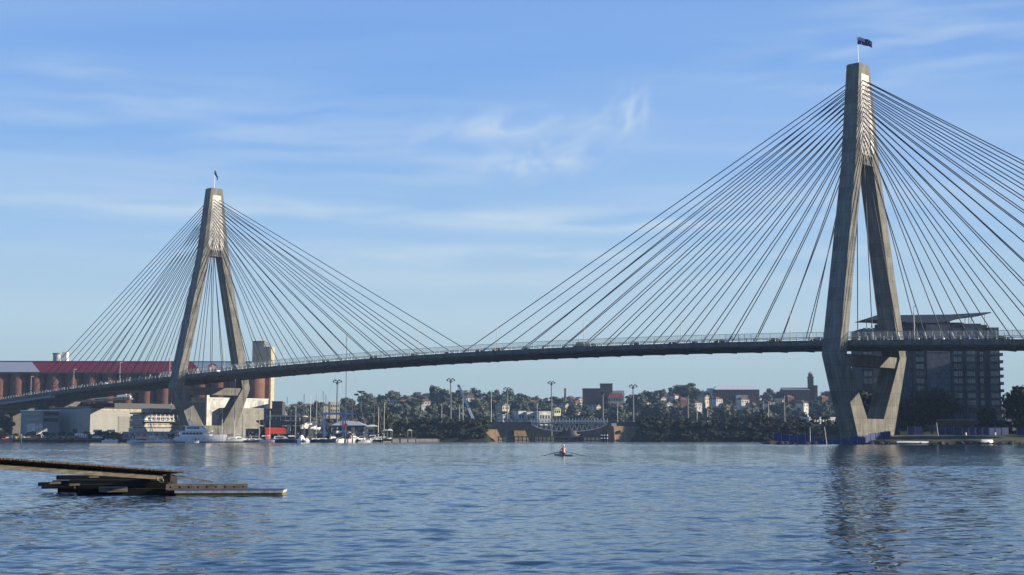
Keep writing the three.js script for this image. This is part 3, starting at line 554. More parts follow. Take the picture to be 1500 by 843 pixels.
// ---------------------------------------------------------------- masts with floodlights, far lamp posts
function floodMast(name, label, group, px, py, Z, y0, big) {
  const b = onGround(px, Z, y0), h = P(px, py, Z).y - y0, t = thing(name, label, 'light mast', b, 0, group);
  mesh('mast', cyl(big ? .5 : .2, big ? .32 : .1, h, 0, 0, 0, 8), big ? M.flood : M.steelPale, t);
  if (big) { mesh('head_frame', [box(4.4, .22, .22, 0, h - .6, 0), box(4.4, .22, .22, 0, h + .3, .9), box(.22, .22, 2, 0, h - .2, 0), cyl(.55, .9, .8, 0, h - 1.6, 0, 8)], M.flood, t); const lamp = new THREE.BoxGeometry(.8, .6, .5); for (let i = 0; i < 5; i++) { const m = mesh('floodlight', lamp, M.flood, t); m.position.set(-2 + i, h + (i % 2 ? .65 : -.05), .2 + (i % 2) * .7); m.rotation.x = .5; } }
  else mesh('lamp_arm', [box(2.2, .12, .2, 0, h, 0), box(.6, .16, .3, 1, h - .06, 0), box(.6, .16, .3, -1, h - .06, 0)], M.steelGrey, t);
  return t;
}
for (const [px, py, Z, l] of [[493, 559, 770, 'beside the travel lift'], [660, 557, 822, 'behind the causeway hedge near the mobile crane'], [743, 570, 895, 'behind the left end of the swing bridge'], [808, 561, 900, 'behind the swing bridge control cabin'], [883.5, 575, 895, 'behind the right end of the swing bridge truss'], [928, 566, 822, 'at the end of the right-hand causeway hedge'], [1008, 577, 822, 'above the middle of the right-hand causeway hedge'], [1118.6, 583, 822, 'behind the small dark tree on the causeway'], [1149.6, 577, 822, 'on the causeway near the blue hoarding']]) floodMast('floodlight_mast', `tall port floodlight mast ${l}`, 'port floodlight masts', px, py, Z, px === 493 ? 1.5 : Z > 880 ? 2.4 : 9, true);
for (const [px, py, Z] of [[719.5, 573, 830], [1021.5, 590, 830], [1037, 598, 830], [1126.5, 589, 830], [673, 592, 830], [678, 566, 880], [787, 590, 890], [905, 591, 885], [647, 592, 830]]) floodMast('lamp_post', 'thin pale street lamp post on the causeway road', 'lamp posts along the causeway', px, py, Z, 8.5, false);

// ---------------------------------------------------------------- mobile crane on the causeway
{
  const Z = 826, b = onGround(696, Z, 9), t = thing('mobile_crane', 'mobile crane with a raised blue and white lattice boom on the causeway', 'crane', b);
  const tip = P(672, 565, Z).sub(b), foot = V(-.6, 2.4, 0), mid = foot.clone().lerp(tip, .36);
  mesh('carrier', [boxUp(9, 1.5, 2.6, 1.5, .8, 0), boxUp(2.2, 1.6, 2.4, 5, 1.9, 0)], M.white, t); mesh('turret', boxUp(3.6, 1.7, 2.2, .6, 2.3, 0), M.blue, t); mesh('counterweight', boxUp(1.4, 1.3, 2.5, 2.8, 2.4, 0), M.steelDark, t);
  for (let i = 0; i < 4; i++) for (const z of [-1.2, 1.2]) mesh('wheel', new THREE.CylinderGeometry(.6, .6, .5, 12).rotateX(Math.PI / 2).translate(-2 + i * 2.2, .6, z), M.rubber, t);
  mesh('lower_boom', bar(foot, mid, 1.3, 1.5), M.white, t, 'white lower section of the boom'); mesh('upper_boom', bar(mid, tip, 1.0, 1.2), mat(.16, .34, .52, .5), t, 'blue upper section of the boom');
  mesh('boom_head', [box(1.2, 1.4, 1.0, tip.x - .3, tip.y - .2, tip.z)], M.steelPale, t); mesh('hoist_rope', rod(tip.clone().add(V(-.5, 0, .4)), V(tip.x - .5, tip.y - 9, .4), .05, 4), M.cable, t);
}

// ---------------------------------------------------------------- old swing bridge
{
  const Z = 806, D = 10.9, X = (px) => (px - 750) / FPX * Z, t = thing('swing_bridge', 'old low steel swing bridge on stone piers between the hedged causeways', 'bridge', V(0, 0, -Z));
  mesh('deck', [boxUp(X(946) - X(688), .9, 9, (X(946) + X(688)) / 2, D - 1.4, 0)], M.steelDark, t);
  for (const [a, b] of [[688, 778], [888, 946]]) mesh('side_girder', boxUp(X(b) - X(a), 2.4, .4, (X(a) + X(b)) / 2, D - 2.6, 4.4), M.steelDark, t);
  const truss = grp('swing_truss', t), x0 = X(778), x1 = X(888.5), n = 15, low = (u) => D - 1.2 - 4.2 * Math.pow(Math.sin(Math.PI * clamp(u)), .55), steel = mat(.74, .71, .63, .7, { map: rep(grime, 3) });
  for (const z of [4.3, -4.3]) {
    mesh('top_chord', bar(V(x0, D - .9, z), V(x1, D - .9, z), .5, .5), steel, truss);
    for (let i = 0; i < n; i++) {
      const u = i / n, v = (i + 1) / n, a = V(lerp(x0, x1, u), low(u), z), b = V(lerp(x0, x1, v), low(v), z), m = V(lerp(x0, x1, (u + v) / 2), D - .9, z);
      mesh('bottom_chord', bar(a, b, .5, .45), steel, truss); mesh('diagonal', bar(a, m, .32, .32), steel, truss); mesh('diagonal', bar(m, b, .32, .32), steel, truss);
    }
  }
  const rail = grp('parapet', t);
  for (let i = 0; i <= 24; i++) { const m = mesh('rail_post', boxUp(.32, 2.2, .3, 0, 0, 0), M.white, rail); m.position.set(lerp(x0, x1, i / 24), D - .5, 4.7); if (i < 24) { const p = mesh('rail_panel', boxUp((x1 - x0) / 24 - .7, 1.0, .1, 0, 0, 0), M.steelPale, rail); p.position.set(lerp(x0, x1, (i + .5) / 24), D - .3, 4.65); } }
  mesh('hand_rail', [box(X(946) - X(688), .14, .14, (X(946) + X(688)) / 2, D + 1.2, 4.6), box(X(946) - X(688), .14, .14, (X(946) + X(688)) / 2, D + 1.1, -4.6)], M.steelDark, rail);
  for (let i = 0; i < 34; i++) { const x = X(690) + i * 2.9; if (x < x0 - 1 || x > x1 + 1) mesh('rail_post', boxUp(.14, 1.6, .14, x, D - .5, 4.6), M.steelDark, rail); }
{ const m = mesh('stone_pier', boxUp(X(780) - X(749), 6.6, 9, 0, -.6, 0), M.stone, t); m.position.x = (X(780) + X(749)) / 2; m.rotation.y = .3; }
  mesh('pivot_pier', [cyl(8.2, 8.0, 4.6, X(833), -.6, 0, 24), cyl(6, 6, 2, X(833), 4, 0, 24)], M.steelDark, t);
  const wedge = (name, c, w, top, h, lab) => { const m = mesh(name, loft([[V(-w, -.6, 6), V(w, -.6, 6), V(w, -.6, -8), V(-w, -.6, -8)], [V(-w * top, h, 4.2), V(w * top, h, 4.2), V(w * top, h, -8), V(-w * top, h, -8)]]), M.stone, t, lab); m.position.set(X(c), 0, 7); m.rotation.y = .45; };
  wedge('stone_abutment', 906, 6.6, .95, 8.4, 'orange sandstone abutment'); wedge('rubble_abutment', 716, 6.2, .5, 6.6);
  for (const [px, w] of [[746, 2.2], [886, 3.2]]) mesh('steel_column', boxUp(w, 9, 1.7, X(px), -.6, 3.6), M.steelDark, t);
  mesh('notice_board', boxUp(wpx(894.5, 902, Z), 2.2, .15, X(898), D - 3.1, 4.75), mat(.5, .56, .62, .6), t, 'pale blue notice board on the girder');
  const cab = thing('control_cabin', 'cream control cabin with a pitched roof on the old swing bridge', 'cabin', V(X(815), D - .45, -Z + 1), .3), cw = wpx(810.5, 820.5, Z);
  for (const x of [-1, 1]) for (const z of [-1.4, 1.4]) mesh('stilt', boxUp(.3, 3.6, .3, x * (cw / 2 - .3), 0, z), M.steelDark, cab);
  mesh('wall', boxUp(cw, 3.6, 3.4, 0, 3.6, 0), mat(.72, .68, .42, .8), cab); mesh('roof', extrude([[-cw / 2 - .4, 7.2], [cw / 2 + .4, 7.2], [0, 8.4]], 4.2), mat(.50, .55, .36, .8), cab); winRow(cab, 3, .7, 1.3, -1.15, 1.15, 5.9, 1.72);
  // timber fender in the channel
  const fd = thing('timber_fender', 'long timber fender jetty in the channel under the swing bridge', 'fender', V(0, 0, -(Z - 14))), X2 = (px) => (px - 750) / FPX * (Z - 14);
  for (const y of [.75, 2.45]) mesh('rail', box(X2(884) - X2(729), .45, .5, (X2(884) + X2(729)) / 2, y, .3), M.timberGrey, fd);
  mesh('walkway', box(X2(884) - X2(729), .2, 2, (X2(884) + X2(729)) / 2, 2.9, -.8), M.timber, fd);
  for (let i = 0; i <= 26; i++) mesh('pile', cyl(.24, .22, 3.6, lerp(X2(730), X2(883), i / 26), -.6, -.1, 7), M.timberDark, fd);
  for (let i = 0; i < 3; i++) { const dl = thing('dolphin_pile', 'dark timber dolphin pile with pale bands at the end of the fender', 'pile', V(X2(880.5 + i * 4), 0, -(Z - 15)), 0, 'dolphin piles by the fender'); mesh('pile', cyl(.5, .45, 6.4, 0, -.6, 0, 8), M.timberDark, dl); for (const y of [1.6, 3.2]) mesh('band', cyl(.53, .53, .5, 0, y, 0, 8), M.white, dl); }
}
setting('wharf_wall', boxUp(96, 9.4, 6, 28, .4, -912), mat(.06, .066, .068, .9, { map: rep(grime, 8) }));
{ // pale sheds and moored boats on the far wharf, seen over the swing bridge
  for (const [a, b, top, bot, l] of [[754, 766, 603.5, 613, 'narrow white wharf office with dark windows behind the swing bridge'], [766, 782, 605, 613, 'low white wharf shed behind the swing bridge'], [783, 806, 604, 613, 'wide white wharf shed with tall openings behind the swing bridge'], [1172, 1236, 612.5, 617, 'long low white-roofed shed behind the causeway hedge near the eastern pylon'], [731, 745, 609, 613.5, 'low cream wharf shed behind the left floodlight mast']]) {
    const Z = 925, q = onGround((a + b) / 2, Z, 2.4), t = thing('wharf_shed', l, 'shed', q, .5), w = wpx(a, b, Z) * .95, h = P(750, top, Z).y - 2.4;
    mesh('wall', boxUp(w, h, 8, 0, 0, 0), M.whiteMatt, t); mesh('roof', box(w + .8, .35, 8.8, 0, h + .17, 0), M.roofPale, t); winRow(t, Math.round(w / 2.4), 1.2, 2.2, -w / 2 + 1.3, (w - 1.4) / Math.round(w / 2.4), h * .8, 4.04);
  }
}
console.log('channel');

// ---------------------------------------------------------------- silos and their sign
{
  const Z0 = 886, a = .04, b = onGround(-42, Z0, 1.5), t = thing('grain_silos', 'long row of terracotta grain silos with a red and grey signboard along the top', 'silos', b, a), n = 16, d = 11.0;
  const H = hAt(547.5, 888) - 1.5, T = hAt(530.5, 888) - 1.5, g = uvMetres(new THREE.CylinderGeometry(5.35, 5.35, H, 36, 1, true).translate(0, H / 2, 0));
  for (let i = 0; i < n; i++) { const m = mesh('silo', g, M.terracotta, t); m.position.set(5 + i * d, 0, 0); }
  mesh('back_wall', boxUp(n * d + 4, H, 1, n * d / 2, 0, -1.5), M.terracotta, t);
  const L = n * d - 6; mesh('gallery', boxUp(L, T - H, 11, L / 2 - 2, H, 0), M.steelGrey, t); mesh('gallery_eave', box(L + 1, .7, 12.2, L / 2 - 2, H + .1, 0), M.darkRoof, t); mesh('roof_edge', box(L + .6, .35, 11.8, L / 2 - 2, T + .1, 0), M.steelDark, t);
  const sign = canvasTex(2048, 96, (c, w, h) => {
    const X = (px) => (px + 42) / (345 + 42) * w;                  // along the board
    c.fillStyle = '#c3c6cf'; c.fillRect(0, 0, w, h); c.fillStyle = '#8e2a44'; c.beginPath(); c.moveTo(X(48), 0); c.lineTo(X(276), 0); c.lineTo(X(292), h); c.lineTo(X(60), h); c.fill();
    c.fillStyle = '#9fb8c8'; c.beginPath(); c.moveTo(X(276), 0); c.lineTo(w, 0); c.lineTo(w, h); c.lineTo(X(292), h); c.fill();
    const r = 36, x = X(305.5), y = h * .5; c.fillStyle = '#c1202f'; c.beginPath(); c.arc(x, y, r, 0, 7); c.fill(); c.fillStyle = '#fff'; c.beginPath(); c.moveTo(x - 24, y); c.lineTo(x, y - 23); c.lineTo(x + 24, y); c.lineTo(x + 15, y); c.lineTo(x + 15, y + 20); c.lineTo(x - 15, y + 20); c.lineTo(x - 15, y); c.fill(); c.fillStyle = '#c1202f'; c.fillRect(x - 6, y + 2, 12, 18);
    c.fillStyle = '#2c3040'; c.font = 'bold 40px sans-serif'; c.textBaseline = 'middle'; c.fillText('realestate.com.au', X(312.5), y + 2, X(345) - X(312.5) - 4);
  });
  const Ls = wpx(-42, 345, 890) + 2, pg = new THREE.PlaneGeometry(Ls, T - H - .9); const sm = new THREE.MeshStandardMaterial({ map: sign, roughness: .7 });
  const m = mesh('signboard', pg, sm, t, 'long signboard in grey and red with a round house logo'); m.position.set(Ls / 2 - 2, (T + H) / 2 + .2, 5.75);
  const tk = thing('roof_tank', 'small white rooftop tank with a cap on the silo gallery', 'tank', P(87, 529.8, 892)); mesh('drum', cyl(3.1, 3.1, 4.4, -1, 0, 0, 18), M.whiteMatt, tk); mesh('lid', cyl(3.5, 3.5, .6, -1, 4.4, 0, 18), M.steelGrey, tk); mesh('stair_box', boxUp(3.2, 5.6, 4, 3.2, 0, 0), M.white, tk);
}
{
  const Z = 905, X = (px) => wpx(380, px, Z), b = onGround(380, Z, 1.5), Y = (py) => P(380, py, Z).y - 1.5, t = thing('elevator_tower', 'tall silo elevator tower, cream above and maroon below, with roof aerials', 'tower', b);
  mesh('upper_shaft', boxUp(X(384) - X(367), Y(501) - Y(553), 13, (X(384) + X(367)) / 2, Y(553), -6.5), M.block, t); mesh('upper_wing', boxUp(X(392.5) - X(384), Y(508) - Y(553), 14, (X(392.5) + X(384)) / 2, Y(553), -7), M.block, t);
  mesh('lower_shaft', boxUp(X(392.5) - X(362), Y(553), 14.4, (X(392.5) + X(362)) / 2, 0, -7), M.maroon, t); mesh('lit_side', boxUp(1.2, Y(508), 13.6, X(393.4), 0, -7), M.cream, t); mesh('parapet', boxUp(X(384) - X(367) + .5, .5, 13.4, (X(384) + X(367)) / 2, Y(501), -6.5), M.deckConcrete, t);  // cream slab puts the sunlight of the right side into its colour
  for (let i = 0; i < 9; i++) mesh('aerial', cyl(.11, .07, 2 + (i * 37 % 5) * .7, X(369 + i * 2.6), Y(i < 6 ? 501 : 508), -2 - (i % 3) * 3, 5), M.steelPale, t);
  for (let i = 0; i < 3; i++) mesh('dish', new THREE.CylinderGeometry(.9, .5, .4, 10).rotateX(1.4).translate(X(385.5 + i * 3), Y(508) + 1.2, -1), M.white, t);
  mesh('louvre', box(3.4, 1, .2, X(388), Y(562), .35), M.steelGrey, t);
}

// ---------------------------------------------------------------- quay buildings
function corner(px, Z) { return onGround(px, Z, 1.5); }            // buildings stand square to the bridge: local x towards the sunlit end, z towards this shore
{
  const t = thing('white_warehouse', 'tall blank white warehouse wall behind the western pylon', 'warehouse', corner(301.5, 722), TURN), Y = (py) => hAt(py, 722) - 1.5;
  mesh('wall', boxUp(13, Y(583.5), 38, -6.5, 0, -19), M.whiteMatt, t); mesh('corner_pillar', boxUp(1.4, Y(579), 1.6, -.6, 0, -.7), M.whiteMatt, t); mesh('coping', box(13.3, .35, 38.3, -6.5, Y(583.5) + .17, -19), M.roofPale, t);
  mesh('shade_sheet', boxUp(11, Y(590), .12, -6.8, 0, .12), M.greyBlue, t); mesh('door', boxUp(.12, 3.6, 3.2, .1, Y(597), -33.5), M.greyWall, t);  // blue-grey sheet paints the shade on the left face
}
{
  const t = thing('block_building', 'grey blockwork building with a lean-to roof beside the western pylon', 'building', corner(301.5, 722), TURN), Y = (py) => hAt(py, 715) - 1.5;
  mesh('wall', boxUp(5.5, Y(598), 36, 2.9, 0, -25.6), M.block, t); mesh('coping', box(5.8, .3, 36.3, 2.9, Y(598) + .15, -25.6), M.greyWall, t); mesh('lean_to', extrude([[0, 0], [6.5, 0], [0, Y(599)]], 7).rotateY(Math.PI / 2).translate(2.9, 0, -44), M.block, t); mesh('panel', boxUp(.1, 4, 4, 5.72, Y(609), -14), M.greyWall, t);
}
{
  const t = thing('dark_plant_room', 'small dark clad plant room behind the blockwork building', 'building', onGround(407, 745, 1.5)); const w = wpx(399, 414, 745), h = hAt(589.5, 745) - 1.5;
  mesh('wall', boxUp(w, h, 9, 0, 0, 0), M.darkRoof, t); mesh('roof', box(w + .4, .4, 9.4, 0, h + .2, 0), M.steelGrey, t); winRow(t, 3, 1, 1.2, -1.6, 1.6, h - 2.2, 4.56);
}
{
  const t = thing('grey_shed', 'big grey metal shed with a tall roller door under the bridge approach', 'shed', corner(131.5, 743), TURN), Y = (py) => hAt(py, 743) - 1.5, h = Y(598.5);
  mesh('wall', boxUp(40, h, 48, -20, 0, -24), M.greyWall, t); mesh('roof', box(41, .5, 49, -20, h + .25, -24), M.darkRoof, t); mesh('end_cladding', boxUp(40.1, h + .9, .3, -20, 0, .15), M.greyWall, t);
  mesh('roller_door', boxUp(.2, 11.5, 6.8, .1, 0, -19.4), mat(.30, .29, .26, .7, { map: rep(ribbed, 3) }), t); mesh('door_opening', boxUp(.25, 11.5, 1.5, .1, 0, -23.4), M.black, t); mesh('gable_band', boxUp(.12, 1.0, 47.6, .08, h - 1.0, -24), M.cream, t);
  for (const z of [-4.2, -12]) mesh('low_window', boxUp(.2, 1.3, z < -10 ? 4.4 : 4.8, .1, 3.4, z), M.glass, t); mesh('personnel_door', boxUp(4, 5, .2, -14, 0, .36), M.steelDark, t); mesh('floor_band', boxUp(40.2, .35, .2, -20, 8, .3), M.greyWall, t);
  mesh('rear_roof', boxUp(30, 2.6, 44, -22, h + .5, -40), M.darkRoof, t);
}
{
  const t = thing('office_block', 'three-storey pale office with dark ribbon windows beside the bridge pier', 'building', corner(60, 742), TURN), Y = (py) => hAt(py, 742) - 1.5, h = Y(602);
  mesh('wall', boxUp(21, h, 10, -10.5, 0, -5), M.greyBlue, t); for (const [a, b] of [[604, 608.8], [613, 617.5], [621, 626]]) mesh('ribbon_window', boxUp(16, Y(a) - Y(b), .2, -9, Y(b), .05), M.glass, t); for (const [a, b] of [[604, 609], [613, 618]]) mesh('side_window', boxUp(.2, Y(a) - Y(b), 8, .05, Y(b), -5), M.glass, t);
  mesh('flat_roof', box(21.6, .4, 10.6, -10.5, h + .2, -5), M.white, t); mesh('porch', boxUp(8, Y(621), 4, -3, 0, 2.2), M.whiteMatt, t);
}
{
  const t = thing('boat_club', 'white two-storey boat club with layered balconies and a dark flat roof', 'club house', corner(211.5, 692), TURN), Y = (py) => hAt(py, 692) - 1.5, h = Y(607);
  mesh('core', boxUp(11, h, 18, -5.8, 0, -9.4), M.greyWall, t);
  for (const [a, b, o, m] of [[604.5, 606.5, 1.6, M.darkRoof], [613.4, 616, 1.0, M.white], [617, 618, 1.9, M.steelGrey], [622.6, 626.2, 1.3, M.cream], [627.5, 632.5, 2.0, M.greyWall]]) mesh(a > 613 && a < 623 && m !== M.steelGrey ? 'balcony_front' : 'floor_slab', boxUp(11 + o, Y(a) - Y(b), 18 + o * 2, -5.8 + o / 2, Y(b), -9.4), m, t);
  for (let i = 0; i < 8; i++) { mesh('glazing', boxUp(.2, 1.1, 1.7, .7, Y(615.4), -1.6 - i * 2.2), M.glass, t); mesh('balcony_post', boxUp(.2, Y(607) - Y(618), .2, 1.3, Y(618), -.4 - i * 2.4), M.white, t); if (i < 6) mesh('glazing', boxUp(.2, 1.2, 2.0, .85, Y(625.5), -2 - i * 2.9), M.glass, t); }
  for (const y of [614.5, 623]) mesh('side_glazing', boxUp(10, 1.6, .2, -5.4, Y(y), y < 620 ? 1.15 : 1.42), M.glassBlue, t);
  mesh('penthouse', boxUp(7, 2, 12, -6, Y(604.5), -10), M.steelGrey, t); mesh('antenna', cyl(.12, .06, 7, -1, Y(604), -15, 5), M.white, t);
}
{
  const b = onGround(417, 678, 1.5), t = thing('waterfront_restaurant', 'dark glazed waterfront restaurant with a sweeping two-tier roof by the red container', 'building', b, -.08), Y = (py) => hAt(py, 678) - 1.5, X = (px) => wpx(417, px, 678);
  mesh('lower_storey', boxUp(X(455) - X(384), Y(625), 11, (X(455) + X(384)) / 2, 0, 0), M.black, t); mesh('deck_fascia', extrude([[X(378), Y(617)], [X(386), Y(623.5)], [X(460), Y(623.5)], [X(460), Y(619)], [X(386), Y(615.5)]], 13), M.blueHull, t);
  mesh('upper_glazing', extrude([[X(387), Y(616)], [X(446), Y(617)], [X(446), Y(611.5)], [X(398), Y(610)]], 9), M.glass, t); mesh('upper_roof', extrude([[X(392), Y(611)], [X(402), Y(608.6)], [X(447), Y(609.8)], [X(447), Y(611)]], 11), M.steelPale, t);
  for (let i = 0; i < 7; i++) mesh('mullion', boxUp(.25, Y(610.5) - Y(617), .3, X(400 + i * 7), Y(617), 4.7), M.white, t); for (let i = 0; i < 9; i++) mesh('lower_window', boxUp(2.0, 3, .2, X(388) + i * 2.4, 1.2, 5.55), M.glass, t);
  mesh('sign_panel', boxUp(X(430.5) - X(424.5), Y(623) - Y(636), .3, X(427.5), Y(636), 7), mat(.42, .42, .38, .8), t, 'grey sign panel on the front');
}
{ const b = onGround(403, 664, 1.55), t = thing('red_container', 'bright red shipping container on the quay in front of the restaurant', 'container', b, .3), w = wpx(388, 418, 664); mesh('body', boxUp(w, 2.7, 3, 0, 2.3, 0), M.red, t); for (let i = 0; i < 18; i++) mesh('rib', boxUp(.14, 2.4, .1, -w / 2 + .4 + i * w / 18, 2.45, 1.53), M.red, t); mesh('stand', [boxUp(2.2, 2.3, 2.6, -w / 2 + 1.3, 0, 0)], M.red, t); mesh('door', boxUp(3, 2.1, .2, w / 2 - 2.6, .1, 1.2), M.steelDark, t); }
{ const b = onGround(370.5, 668, 1.55), t = thing('dark_container', 'dark grey shipping container left of the red container', 'container', b), w = wpx(364, 384, 668); mesh('body', boxUp(w, 4.6, 3, 0, 0, 0), M.steelDark, t); mesh('door', boxUp(1.2, 2.2, .1, w * .3, .2, 1.54), M.steelGrey, t); for (let i = 0; i < 9; i++) mesh('rib', boxUp(.12, 4.2, .08, -w / 2 + .5 + i * w / 9, .2, 1.52), M.steelDark, t); }
{ const b = onGround(512, 705, 1.55), t = thing('marquee', 'grey tensile marquee roof over the boatyard', 'marquee', b), w = wpx(486, 536, 705), h = hAt(624, 705) - 1.5, q = hAt(617, 705) - 1.5; mesh('canopy', loft([[V(-w / 2, h, 7), V(w / 2, h, 7), V(w / 2, h, -7), V(-w / 2, h, -7)], [V(-w * .3, q - .4, 3), V(w * .25, q - .5, 3), V(w * .25, q - .5, -3), V(-w * .3, q - .4, -3)], [V(-w * .2, q, .5), V(0, q, .5), V(0, q, -.5), V(-w * .2, q, -.5)]]), mat(.36, .37, .38, .8), t); mesh('skirt', box(w, .7, 14, 0, h - .35, 0), M.tarpBlue, t); for (const x of [-1, -.33, .33, 1]) for (const z of [-6.8, 6.8]) mesh('pole', cyl(.13, .13, h, x * (w / 2 - .3), 0, z, 6), M.steelGrey, t); }

// blue travel lift
{
  const b = onGround(489, 668, 1.55), t = thing('travel_lift', 'blue steel travel lift straddling the boatyard slip', 'boat lift', b, .25), h = 10.2;
  for (const x of [-4.6, 4.6]) for (const z of [-4, 4]) { mesh('leg', boxUp(.6, h, .6, x, .7, z), M.blue, t); const w = mesh('wheel', new THREE.CylinderGeometry(.75, .75, .6, 14).rotateZ(Math.PI / 2).translate(x, .75, z), M.rubber, t); mesh('hub', new THREE.CylinderGeometry(.3, .3, .66, 8).rotateZ(Math.PI / 2).translate(x, .75, z), M.steelPale, w); }
  for (const x of [-4.6, 4.6]) mesh('side_beam', box(.9, 1, 9, x, h + .6, 0), M.blue, t); mesh('cross_beam', box(15, 1, .9, 2, h + 1.3, -4), M.blue, t); mesh('winch_house', boxUp(1.6, 1.8, 1.2, -4.6, 1.6, 4.9), M.blue, t); for (const z of [-2, 2]) for (const x of [-3.2, 3.2]) mesh('sling', box(.2, 5, .05, x, h - 2.4, z), M.steelDark, t);
}

// ---------------------------------------------------------------- boats
function hullGeo(L, B, H, flare = .8, n = 14, draft = .3) {        // stern at -L/2, bow at +L/2, waterline at y = 0
  const secs = []; for (let i = 0; i <= n; i++) {
    const t = i / n, x = -L / 2 + L * t, b = B / 2 * (t < .45 ? .86 + .14 * Math.sin(t / .45 * Math.PI / 2) : Math.pow(1 - Math.pow((t - .45) / .55, 2.1), .9)), y = H * (1 + .32 * t * t), rk = t > .85 ? (t - .85) / .15 * L * .035 : 0;
    const bw = Math.max(.02, b), bl = Math.max(.01, b * (flare - .45 * t * t));
    secs.push([V(x + rk, y, bw), V(x + rk * .5, y * .45, lerp(bw, bl, .55)), V(x, -draft * (1 - t * .6), bl * .8), V(x, -draft * (1 - t * .6), -bl * .8), V(x + rk * .5, y * .45, -lerp(bw, bl, .55)), V(x + rk, y, -bw)]);
  }
  return loft(secs.map((s) => s.reverse()));
}
const deckLine = (H, t) => H * (1 + .32 * t * t);
function sailBoat(label, L, mastH, hullMat, opts = {}) {
  const t = thing('sailing_boat', label, 'sailing boat', V(0, 0, 0)), B = L * .3, H = L * .105;
  mesh('hull', hullGeo(L, B, H, .75), hullMat, t); mesh('boot_stripe', hullGeo(L * .985, B * .9, H * .28, .8), opts.stripe ?? M.blueHull, t);
  const cab = mesh('cabin', loft([[V(-L * .12, H, B * .28), V(L * .2, H * 1.05, B * .2), V(L * .2, H * 1.05, -B * .2), V(-L * .12, H, -B * .28)], [V(-L * .1, H * 1.5, B * .22), V(L * .15, H * 1.45, B * .15), V(L * .15, H * 1.45, -B * .15), V(-L * .1, H * 1.5, -B * .22)]]), M.white, t); for (const z of [1, -1]) mesh('port_light', box(L * .2, H * .16, .04, L * .03, H * 1.24, z * B * .262), M.glass, cab);
  const mm = opts.mast ?? M.steelPale, mx = L * .08;
  mesh('mast', rod(V(mx, H, 0), V(mx - (opts.rake ?? 0) * mastH, H + mastH, 0), .17, 7, .11), mm, t);
  const bm = mesh('boom', rod(V(mx, H + 1.6, 0), V(mx - L * .38, H + 1.55, 0), .09, 6), mm, t); mesh('furled_sail', new THREE.CapsuleGeometry(.22, L * .32, 3, 7).rotateZ(Math.PI / 2).translate(mx - L * .19, H + 1.85, 0), opts.cover ?? M.tarpBlue, bm);
  for (const y of [.45, .75]) mesh('spreader', box(.06, .05, B * .5, mx - (opts.rake ?? 0) * mastH * y, H + mastH * y, 0), mm, t);
  const top = V(mx - (opts.rake ?? 0) * mastH, H + mastH * .97, 0);
  mesh('forestay', rod(V(L * .49, H * 1.3, 0), top, .03, 4), M.steelGrey, t); mesh('backstay', rod(V(-L * .48, H, 0), top, .03, 4), M.steelGrey, t); for (const z of [1, -1]) mesh('shroud', rod(V(mx - .2, H, z * B * .44), top, .025, 4), M.steelGrey, t);
  return t;
}
function motorBoat(label, L, hullMat, o = {}) {
  const t = thing('motor_boat', label, 'motor boat', V(0, 0, 0)), B = L * .3, H = L * (o.h ?? .13);
  mesh('hull', hullGeo(L, B, H, .8), hullMat, t); mesh('rub_rail', hullGeo(L * 1.003, B * 1.01, H * .12, .98, 14, 0).translate(0, H * .82, 0), M.white, t);
  const c0 = H * .96, ch = L * .1, cab = mesh('cabin', loft([[V(-L * .28, c0, B * .4), V(L * .26, c0, B * .33), V(L * .26, c0, -B * .33), V(-L * .28, c0, -B * .4)], [V(-L * .26, c0 + ch, B * .36), V(L * .08, c0 + ch, B * .3), V(L * .08, c0 + ch, -B * .3), V(-L * .26, c0 + ch, -B * .36)]]), M.white, t);
  for (const z of [1, -1]) mesh('side_window', box(L * .26, ch * .42, .05, -L * .06, c0 + ch * .58, z * B * .385), M.glass, cab); mesh('windscreen', loft([[V(L * .215, c0 + ch * .3, B * .3), V(L * .235, c0 + ch * .28, B * .3), V(L * .235, c0 + ch * .28, -B * .3), V(L * .215, c0 + ch * .3, -B * .3)], [V(L * .1, c0 + ch * .92, B * .28), V(L * .12, c0 + ch * .92, B * .28), V(L * .12, c0 + ch * .92, -B * .28), V(L * .1, c0 + ch * .92, -B * .28)]]), M.glass, cab);
  if (o.fly) { mesh('fly_bridge', loft([[V(-L * .24, c0 + ch, B * .3), V(L * .03, c0 + ch, B * .26), V(L * .03, c0 + ch, -B * .26), V(-L * .24, c0 + ch, -B * .3)], [V(-L * .24, c0 + ch * 1.5, B * .3), V(0, c0 + ch * 1.5, B * .24), V(0, c0 + ch * 1.5, -B * .24), V(-L * .24, c0 + ch * 1.5, -B * .3)]]), M.white, t); mesh('bimini', box(L * .2, .12, B * .6, -L * .13, c0 + ch * 2.4, 0), o.top ?? M.white, t); for (const x of [-.22, -.04]) for (const z of [1, -1]) mesh('bimini_post', rod(V(L * x, c0 + ch * 1.5, z * B * .26), V(L * x, c0 + ch * 2.4, z * B * .28), .04, 4), M.steelPale, t); }
  mesh('bow_rail', new THREE.TubeGeometry(new THREE.CatmullRomCurve3([V(L * .15, H * 1.6, B * .42), V(L * .38, H * 1.8, B * .25), V(L * .49, H * 1.85, 0), V(L * .38, H * 1.8, -B * .25), V(L * .15, H * 1.6, -B * .42)]), 16, .035, 4), M.steelPale, t);
  return t;
}
function moor(o, px, Z, turn, y = 0) { o.position.copy(onGround(px, Z, y)); o.rotation.y = turn; return o; }
